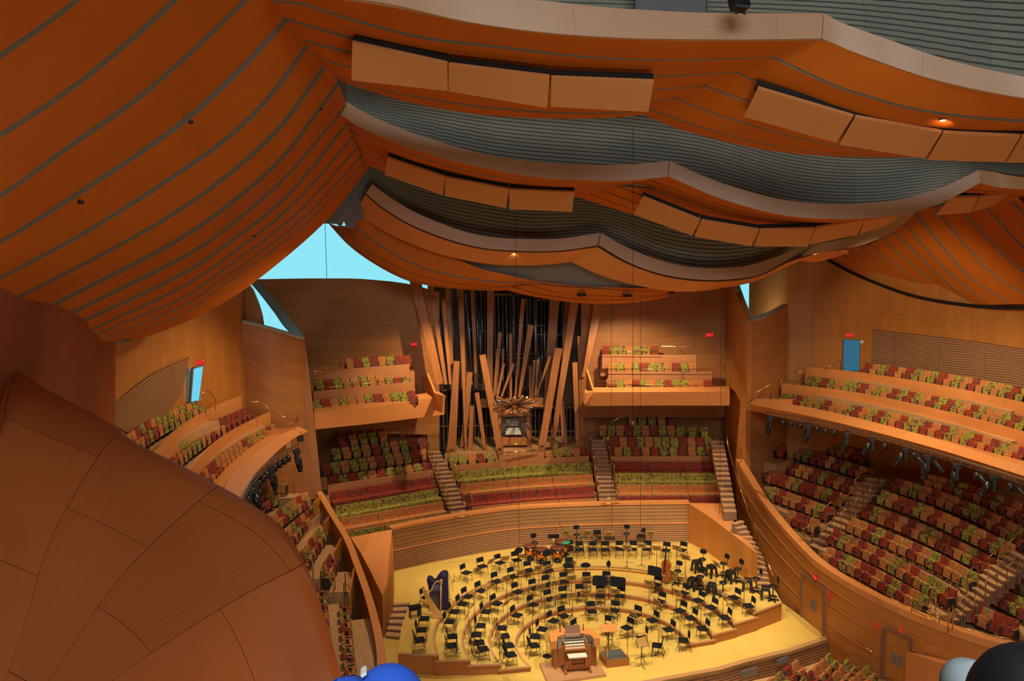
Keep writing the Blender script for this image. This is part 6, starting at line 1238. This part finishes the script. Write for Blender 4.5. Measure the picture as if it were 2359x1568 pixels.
# conductor podium and desk
pc = [G(1379, 1502, .33), G(1445, 1515, .33), G(1397.5, 1522, .33), G(1450, 1515, .33)]
A_, B_, C_, D_ = G(1380, 1500, .32), G(1397.5, 1521.5, .32), G(1450, 1515.5, .32), G(1430.5, 1493, .32)
r = thing('conductor_podium', 'low wooden conductor podium topped with grey carpet and brass rail', 'podium', (0, 0, 0)); mb = MB(); mb.prism([(q.x, q.y) for q in (A_, B_, C_, D_)], 0, .32); mb.build('box', [M['riser']], r)
ctr = (A_ + B_ + C_ + D_) / 4; mb = MB(); mb.prism([(ctr.x + (q.x - ctr.x) * .9, ctr.y + (q.y - ctr.y) * .9) for q in (A_, B_, C_, D_)], .32, .335); mb.build('carpet', [M['grey2']], r)
q1 = B_.lerp(ctr, .12); q2 = C_.lerp(ctr, .12); mb = MB(); mb.tube([(q1.x, q1.y, .3), (q1.x, q1.y, 1.35)], .03, 6); mb.tube([(q2.x, q2.y, .3), (q2.x, q2.y, 1.22)], .02, 6); mb.tube([(q1.x, q1.y, 1.2), (q2.x, q2.y, 1.2)], .025, 6); mb.build('safety_rail', [M['brass']], r)
p = G(1402, 1446, 1.12); p.z = 0; r = thing('conductor_desk', 'wide pale wooden conductor desk on a black stand', 'music stand', p, .1); mb = MB(); mb.box((0, 0, 1.12), (.74, .5, .03), RX(.25)); mb.build('desk_top', [M['rail']], r, bevel=.005); mb = MB(); mb.tube([(0, 0, .05), (0, 0, 1.1)], .02, 6); mb.build('pole', [M['black']], r)
for k in range(3): a = k * 2.094 + .9; mb = MB(); mb.tube([(0, 0, .12), (.32 * math.cos(a), .32 * math.sin(a), .015)], .014, 5); mb.build('leg', [M['black']], r)
p = G(1498, 1558 - 38, .02); p.z = 0
r = thing('bare_music_stand', 'music stand seen edge-on alone at the front right of the podium', 'music stand', G(1479, 1519, 0), .4); mb = MB(); mb.tube([(0, 0, .1), (0, 0, 1.05)], .014, 6); mb.build('pole', [M['black']], r); mb = MB(); mb.box((0, .03, 1.12), (.46, .3, .02), RX(-.2)); mb.build('desk', [M['desk']], r)
for k in range(3): a = k * 2.094 + .5; mb = MB(); mb.tube([(0, 0, .14), (.3 * math.cos(a), .3 * math.sin(a), .015)], .013, 5); mb.build('leg', [M['black']], r)
# organ console on its platform
pl = [G(1242, 1524, .12), G(1261, 1568, .12), G(1397, 1555, .12), G(1394, 1550, .12), G(1372, 1522, .12)]
pl = [G(1243, 1526, .12), G(1262, 1572, .12), G(1397, 1552, .12), G(1373, 1517, .12)]
mb = MB(); mb.prism([(q.x, q.y) for q in pl], 0, .12); o = mb.build('console_platform', [M['nosing']]); tag(o, 'low pale wood platform under the organ console', 'platform')
p = G(1323, 1530, .12); p = Vector((p.x, p.y, .12)); r = thing('organ_console', 'curved wooden organ console with five rows of keys and stop knobs', 'organ console', p, .12)
s = 1.0
mb = MB(); mb.box((0, .25, .45), (1.72, .9, .9)); mb.build('lower_case', [M['riser']], r, bevel=.01)
# horseshoe top case
prof = [(-1.05, -.28), (-1.0, .42), (-.55, .85), (.55, .85), (1.0, .42), (1.05, -.28), (.78, -.30), (.70, .10), (.42, .22), (-.42, .22), (-.70, .10), (-.78, -.30)]
mb = MB(); mb.prism(prof[::-1], .88, 1.22); mb.build('top_case', [M['rail']], r)
for sx in (-1, 1):
    for k in range(5):
        mb = MB(); q = []
        for i in range(9):
            f = i / 8; q.append((sx * (.46 + .30 * f - .0), .17 - .42 * f ** 1.7 - k * .03, 1.17 - k * .062))
        mb.tube(q, .026, 5); o = mb.build('stop_jamb', [M['black']], r)
        kb = MB()
        for i in range(9):
            v = Vector(q[i]) + Vector((-sx * .02, -.03, .01)); kb.lathe([(.014, 0), (.014, .02), (0, .022)], v, 6, rot=RX(1.2))
        kb.build('stop_knobs', [M['white']], o)
for k in range(5):
    mb = MB(); mb.box((0, -.20 + .10 * k, .84 + .075 * k), (.84, .11, .03)); o = mb.build('keyboard', [M['white']], r)
    mb = MB()
    for i in range(25):
        if i % 7 not in (2, 6): mb.box((-.39 + .0325 * i, -.175 + .10 * k, .864 + .075 * k), (.014, .055, .02))
    mb.build('black_keys', [M['black']], o)
mb = MB(); mb.box((0, -.24, .80), (.98, .16, .06)); mb.box((-.47, 0, .95), (.06, .6, .3)); mb.box((.47, 0, .95), (.06, .6, .3)); mb.build('key_cheeks', [M['riser']], r)
mb = MB(); mb.box((0, .34, 1.38), (.64, .03, .34), RX(-.3)); mb.build('music_desk', [M['stepr']], r)
mb = MB(); mb.box((0, .1, 1.22), (.84, .2, .04)); mb.build('coupler_rail', [M['chrome']], r)
mb = MB()
for i in range(24): mb.box((-.6 + .052 * i, -.2, .09), (.025, .5, .03))
mb.build('pedals', [M['plastic']], r)
for sx in (-1, 1):
    mb = MB(); mb.box((sx * .86, -.05, .45), (.06, .55, .9)); mb.build('side_panel', [M['riser']], r)
    mb = MB(); mb.tube([(sx * .5, .5, 1.2), (sx * .5, .5, 1.5)], .02, 5); mb.build('lamp_post', [M['black']], r)
p = G(1330, 1545, .12); r = thing('organ_bench', 'brown organ bench with a cream padded top in front of the console', 'bench', Vector((p.x, p.y, .12)), .12)
mb = MB(); mb.box((0, 0, .66), (.80, .34, .06)); mb.build('cushion', [M['white']], r, bevel=.02); mb = MB(); mb.box((0, 0, .60), (.74, .3, .06)); mb.box((0, .02, .2), (.9, .1, .2)); mb.build('frame', [M['riser']], r)
for sx in (-1, 1): mb = MB(); mb.prism([(sx * .34 - .03, -.15), (sx * .34 + .03, -.15), (sx * .34 + .03, .15), (sx * .34 - .03, .15)], .2, .58); mb.beam((sx * .36, 0, .45), (sx * .55, 0, .05), .2, .07); mb.box((sx * .52, 0, .05), (.1, .5, .1)); mb.build('leg', [M['riser']], r)
p = G(1262, 1466, .9); r = thing('folded_stand', 'tilted wooden music stand behind the left of the organ console', 'music stand', (p.x, p.y, 0), .9); mb = MB(); mb.box((0, 0, .9), (.44, .03, .4), RX(-.5)); mb.build('desk', [M['desk']], r); mb = MB(); mb.tube([(0, .05, .0), (0, .05, .85)], .015, 5); mb.lathe([(.2, 0), (.2, .02)], (0, .05, 0)); mb.build('pole', [M['black']], r)
# ---------------------------------------------------------------- stage lights on the balconies
def mover(kind, loc, a, lb, grp, s=1.0):
    r = thing('moving_light' if kind == 'm' else ('spotlight' if kind == 's' else 'small_floodlight'), lb, 'stage light', loc, a, grp)
    if kind == 'm':
        mb = MB(); mb.box((0, 0, -.12 * s), (.34 * s, .3 * s, .2 * s)); mb.build('base', [M['black']], r, bevel=.02); mb = MB(); mb.box((-.19 * s, 0, -.42 * s), (.07 * s, .14 * s, .5 * s)); mb.box((.19 * s, 0, -.42 * s), (.07 * s, .14 * s, .5 * s)); mb.box((0, 0, -.22 * s), (.42 * s, .14 * s, .06 * s)); mb.build('yoke', [M['black']], r, bevel=.02)
        R = RX(.15 if s > .9 else .5); mb = MB(); mb.tube([R @ Vector((0, 0, -.25 * s)) + Vector((0, 0, -.1)), R @ Vector((0, 0, -.75 * s)) + Vector((0, 0, -.1))], .15 * s, 12); mb.tube([R @ Vector((0, 0, -.75 * s)) + Vector((0, 0, -.1)), R @ Vector((0, 0, -.95 * s)) + Vector((0, 0, -.1))], .12 * s, 12, 0, True, .10 * s); h = mb.build('head', [M['plastic']], r)
        mb = MB(); mb.tube([R @ Vector((0, 0, -.95 * s)) + Vector((0, 0, -.1)), R @ Vector((0, 0, -.96 * s)) + Vector((0, 0, -.1))], .09 * s, 12); mb.build('lens', [M['smoke']], h)
    elif kind == 's':
        mb = MB(); mb.beam((0, 0, 0), (0, 0, -.2), .05, .05); mb.build('clamp', [M['black']], r); mb = MB(); mb.tube([(.15, .1, -.2), (-.2, -.2, -.5)], .1, 10); mb.build('barrel', [M['plastic']], r); mb = MB(); mb.tube([(-.2, -.2, -.5), (-.21, -.21, -.51)], .09, 10); mb.build('lens', [M['smoke']], r)
    else:
        mb = MB(); mb.beam((0, 0, .02), (0, 0, -.12), .05, .05); mb.build('clamp', [M['black']], r); mb = MB(); mb.lathe([(.07, -.1), (.13, -.16), (.14, -.34), (.0, -.36)], seg=12); mb.build('housing', [M['plastic']], r)
        mb = MB(); mb.lathe([(.1, -.365), (0, -.37)], seg=12); mb.build('lens', [M['smoke']], r)
def truss(label, pts, z, out):
    c = crom([G(a, b, z) for a, b in pts], 60); mb = MB(); mb.tube(c, .035, 6); c2 = [p + Vector((0, 0, -.16)) for p in c]; mb.tube(c2, .025, 5)
    for i in range(0, 59, 2): mb.tube([c[i], c2[i + 1]], .012, 4)
    o = mb.build('lighting_rail', [M['steel']]); tag(o, label, 'lighting rail'); return c
def at_px(c, px=None, py=None):
    return min(c, key=lambda p: abs((proj(p)[0] - px) if px is not None else (proj(p)[1] - py)))
c = truss('metal lighting rail under the front of the right balcony', [(1766, 948), (1880, 969), (2000, 996), (2150, 1040), (2280, 1080), (2400, 1118)], 9.12, 1)
RL = [(1777, 'm', 1), (1799, 'f', 1), (1819, 'f', 1), (1838, 'f', 1), (1865, 'm', 1), (1884, 'f', 1), (1904, 'f', 1), (1926, 'f', 1), (1948, 'm', 1), (2007, 'm', .85), (2040, 'f', 1.2), (2084, 'm', .85), (2107, 'f', 1), (2119, 's', 1), (2139, 'm', 1), (2162, 's', 1), (2207, 'm', .95), (2250, 'f', 1), (2262, 's', 1), (2291, 'm', .9), (2328, 'f', 1.1), (2350, 's', 1)]
for i, (px, k, s) in enumerate(RL): mover(k, at_px(c, px) + Vector((0, 0, -.18)), 1.2, 'black %s, %s from the left on the right balcony lighting rail' % ({'m': 'moving stage light', 's': 'angled stage spotlight', 'f': 'small round floodlight'}[k], ordw(i)), 'stage lights on the right balcony rail', s)
c = truss('metal lighting rail under the front of the left balcony', [(556, 1150), (572, 1118), (584, 1101), (611, 1072), (650, 1042), (689, 1021)], 9.12, -1)
LL = [(1024, 'm', 1), (1034, 'f', 1), (1041, 'f', 1), (1048, 'f', 1), (1056, 'f', 1), (1062, 'm', 1), (1071, 'f', 1), (1079, 'f', 1), (1088, 'f', 1), (1096, 'm', 1), (1106, 'f', 1), (1114, 'm', .9), (1126, 'f', 1), (1136, 'm', .9)]
for i, (py, k, s) in enumerate(LL): mover(k, at_px(c, None, py) + Vector((0, 0, -.18)), -1.2, 'black %s, %s from the far end on the left balcony lighting rail' % ({'m': 'moving stage light', 's': 'angled stage spotlight', 'f': 'small round floodlight'}[k], ordw(i)), 'stage lights on the left balcony rail', s)
for px, py, z, lb in ((1764, 933, 8.75, 'small black box speaker at the left end of the right balcony rail'), (692, 1010, 8.7, 'small black box speaker at the far end of the left balcony rail')):
    p = G(px, py, z); mb = MB(); mb.box((0, 0, 0), (.3, .25, .26), RZ(.4)); mb.tube([(0, 0, .1), (0, .2, .3)], .02, 5); o = mb.build('box_speaker', [M['black']], loc=p); tag(o, lb, 'speaker')
# ---------------------------------------------------------------- front arena seats seen from behind
k = 0
for row, (x0, y0, x1, y1, n, z) in enumerate(((1786, 1568, 1842, 1527, 4, .35), (1862, 1566, 1918, 1511, 5, .35), (1922, 1566, 1962, 1524, 4, .4), (1975, 1566, 2006, 1540, 3, .5))):
    a = G(x0, y0, z); b = G(x1, y1, z)
    for i in range(n):
        p = a.lerp(b, i / (n - 1)); t = b - a; r = thing('arena_seat', 'leaf-patterned arena seat seen from behind, %s from the stage end of the %s visible row' % (ordw(n - 1 - i), ordw(row)), 'theatre seat', (p.x, p.y, z - .9), math.atan2(t.y, t.x), 'front arena seats at the bottom edge')
        kk = 'OGRO'[(i + row) % 4]; mk('backrest', PB[kk], r); mk('seat', PS[kk], r); mk('armrest', PA[-1], r); mk('armrest', PA[1], r)
# ---------------------------------------------------------------- two people at the very front of the camera
def blob(mb, c, r, seg=24, rings=14, rot=None, cut=-1.0, mi=0):
    prof = []
    n = len(mb.v)
    for i in range(rings + 1):
        t = cut + (1 - cut) * i / rings; rr = math.sqrt(max(0, 1 - t * t))
        for k in range(seg):
            a = 2 * math.pi * k / seg; p = Vector((rr * math.cos(a) * r[0], rr * math.sin(a) * r[1], t * r[2]))
            if rot is not None: p = rot @ p
            mb.v.append(p + Vector(c))
    for i in range(rings):
        for k in range(seg): mb.face([n + i * seg + k, n + i * seg + (k + 1) % seg, n + (i + 1) * seg + (k + 1) % seg, n + (i + 1) * seg + k], mi, None, True)
def person(name, label, head, fwd, hairm, cap=None, hood=None):
    """head: centre of the skull; fwd: yaw of the gaze. Body continues below the frame."""
    r = thing(name, label, 'person', head, fwd); sk = flat('skin', (.42, .22, .13), .5); cl = flat('dark_jacket', (.02, .02, .025), .9)
    mb = MB(); blob(mb, (0, 0, 0), (.078, .098, .12)); blob(mb, (0, .03, -.07), (.058, .065, .065)); mb.tube([(0, -.02, -.08), (0, -.03, -.2)], .058, 14)
    mb.lathe([(.012, -.02), (.014, .0), (0, .025)], (0, .102, -.02), 8); blob(mb, (-.082, 0, -.02), (.012, .02, .032)); blob(mb, (.082, 0, -.02), (.012, .02, .032))
    prof = [(.055, -.18), (.10, -.205), (.19, -.25), (.21, -.32), (.18, -.45), (.16, -.62), (.17, -.80)]
    n = len(mb.v)
    for w_, z in prof:
        for k in range(20): a = 2 * math.pi * k / 20; mb.v.append(Vector((w_ * math.cos(a), w_ * .55 * math.sin(a) - .03, z)))
    for i in range(len(prof) - 1):
        for k in range(20): mb.face([n + i * 20 + k, n + i * 20 + (k + 1) % 20, n + (i + 1) * 20 + (k + 1) % 20, n + (i + 1) * 20 + k], 1, None, True)
    mb.build('body', [sk, cl], r)
    for sx in (-1, 1): mb = MB(); blob(mb, (sx * .03, .088, .01), (.012, .01, .008)); mb.build('eye', [M['white']], r)
    mb = MB(); mb.tube([(-.022, .094, -.065), (0, .10, -.067), (.022, .094, -.065)], .004, 5); mb.build('mouth', [M['drum']], r)
    mb = MB(); blob(mb, (0, -.012, .018), (.09, .105, .118), cut=-.35); 
    if not cap: blob(mb, (0, -.035, -.03), (.088, .085, .12))
    mb.build('hair', [M[hairm]], r)
    if cap:
        mb = MB(); blob(mb, (0, -.008, .035), (.094, .112, .105), cut=-.05); mb.build('cap_crown', [M['capblue']], r)
        mb = MB(); rows = []
        for i in range(9):
            f = i / 8; y = .085 + .085 * f; hw = .078 * math.sqrt(max(0.02, 1 - (f * .93) ** 2.2)); rows.append([(hw * (2 * j / 10 - 1), y, .045 - .035 * f - .028 * (2 * j / 10 - 1) ** 2) for j in range(11)])
        mb.loft(rows, 0, True); mb.build('cap_visor', [M['capblue']], r, solid=.006); mb = MB(); mb.box((.0, .112, .07), (.05, .012, .02), RX(.4)); mb.build('cap_emblem', [M['white']], r, bevel=.004)
    return r
# cap wearer just below the picture, looking right
h = P(880, 1628, 2.35)
pc_ = person('person', 'person in a bright blue baseball cap at the bottom edge, seen from above', h, 1.75, 'hair', cap=True); pc_.rotation_euler = (.6, 0, 1.75)
h = P(2362, 1668, 1.22)
person('person', 'person with black hair at the bottom right corner, seen from behind', h, .3, 'hair')
h2 = P(2232, 1578, 1.6); mb = MB(); blob(mb, (0, 0, 0), (.055, .06, .055)); o = mb.build('knitted_hat', [M['fluff']], loc=h2); tag(o, 'pale fluffy hat beside the black-haired person', 'hat')
h3 = P(2357, 1195, 4.0)
bpy.data.objects.remove(h3) if False else None
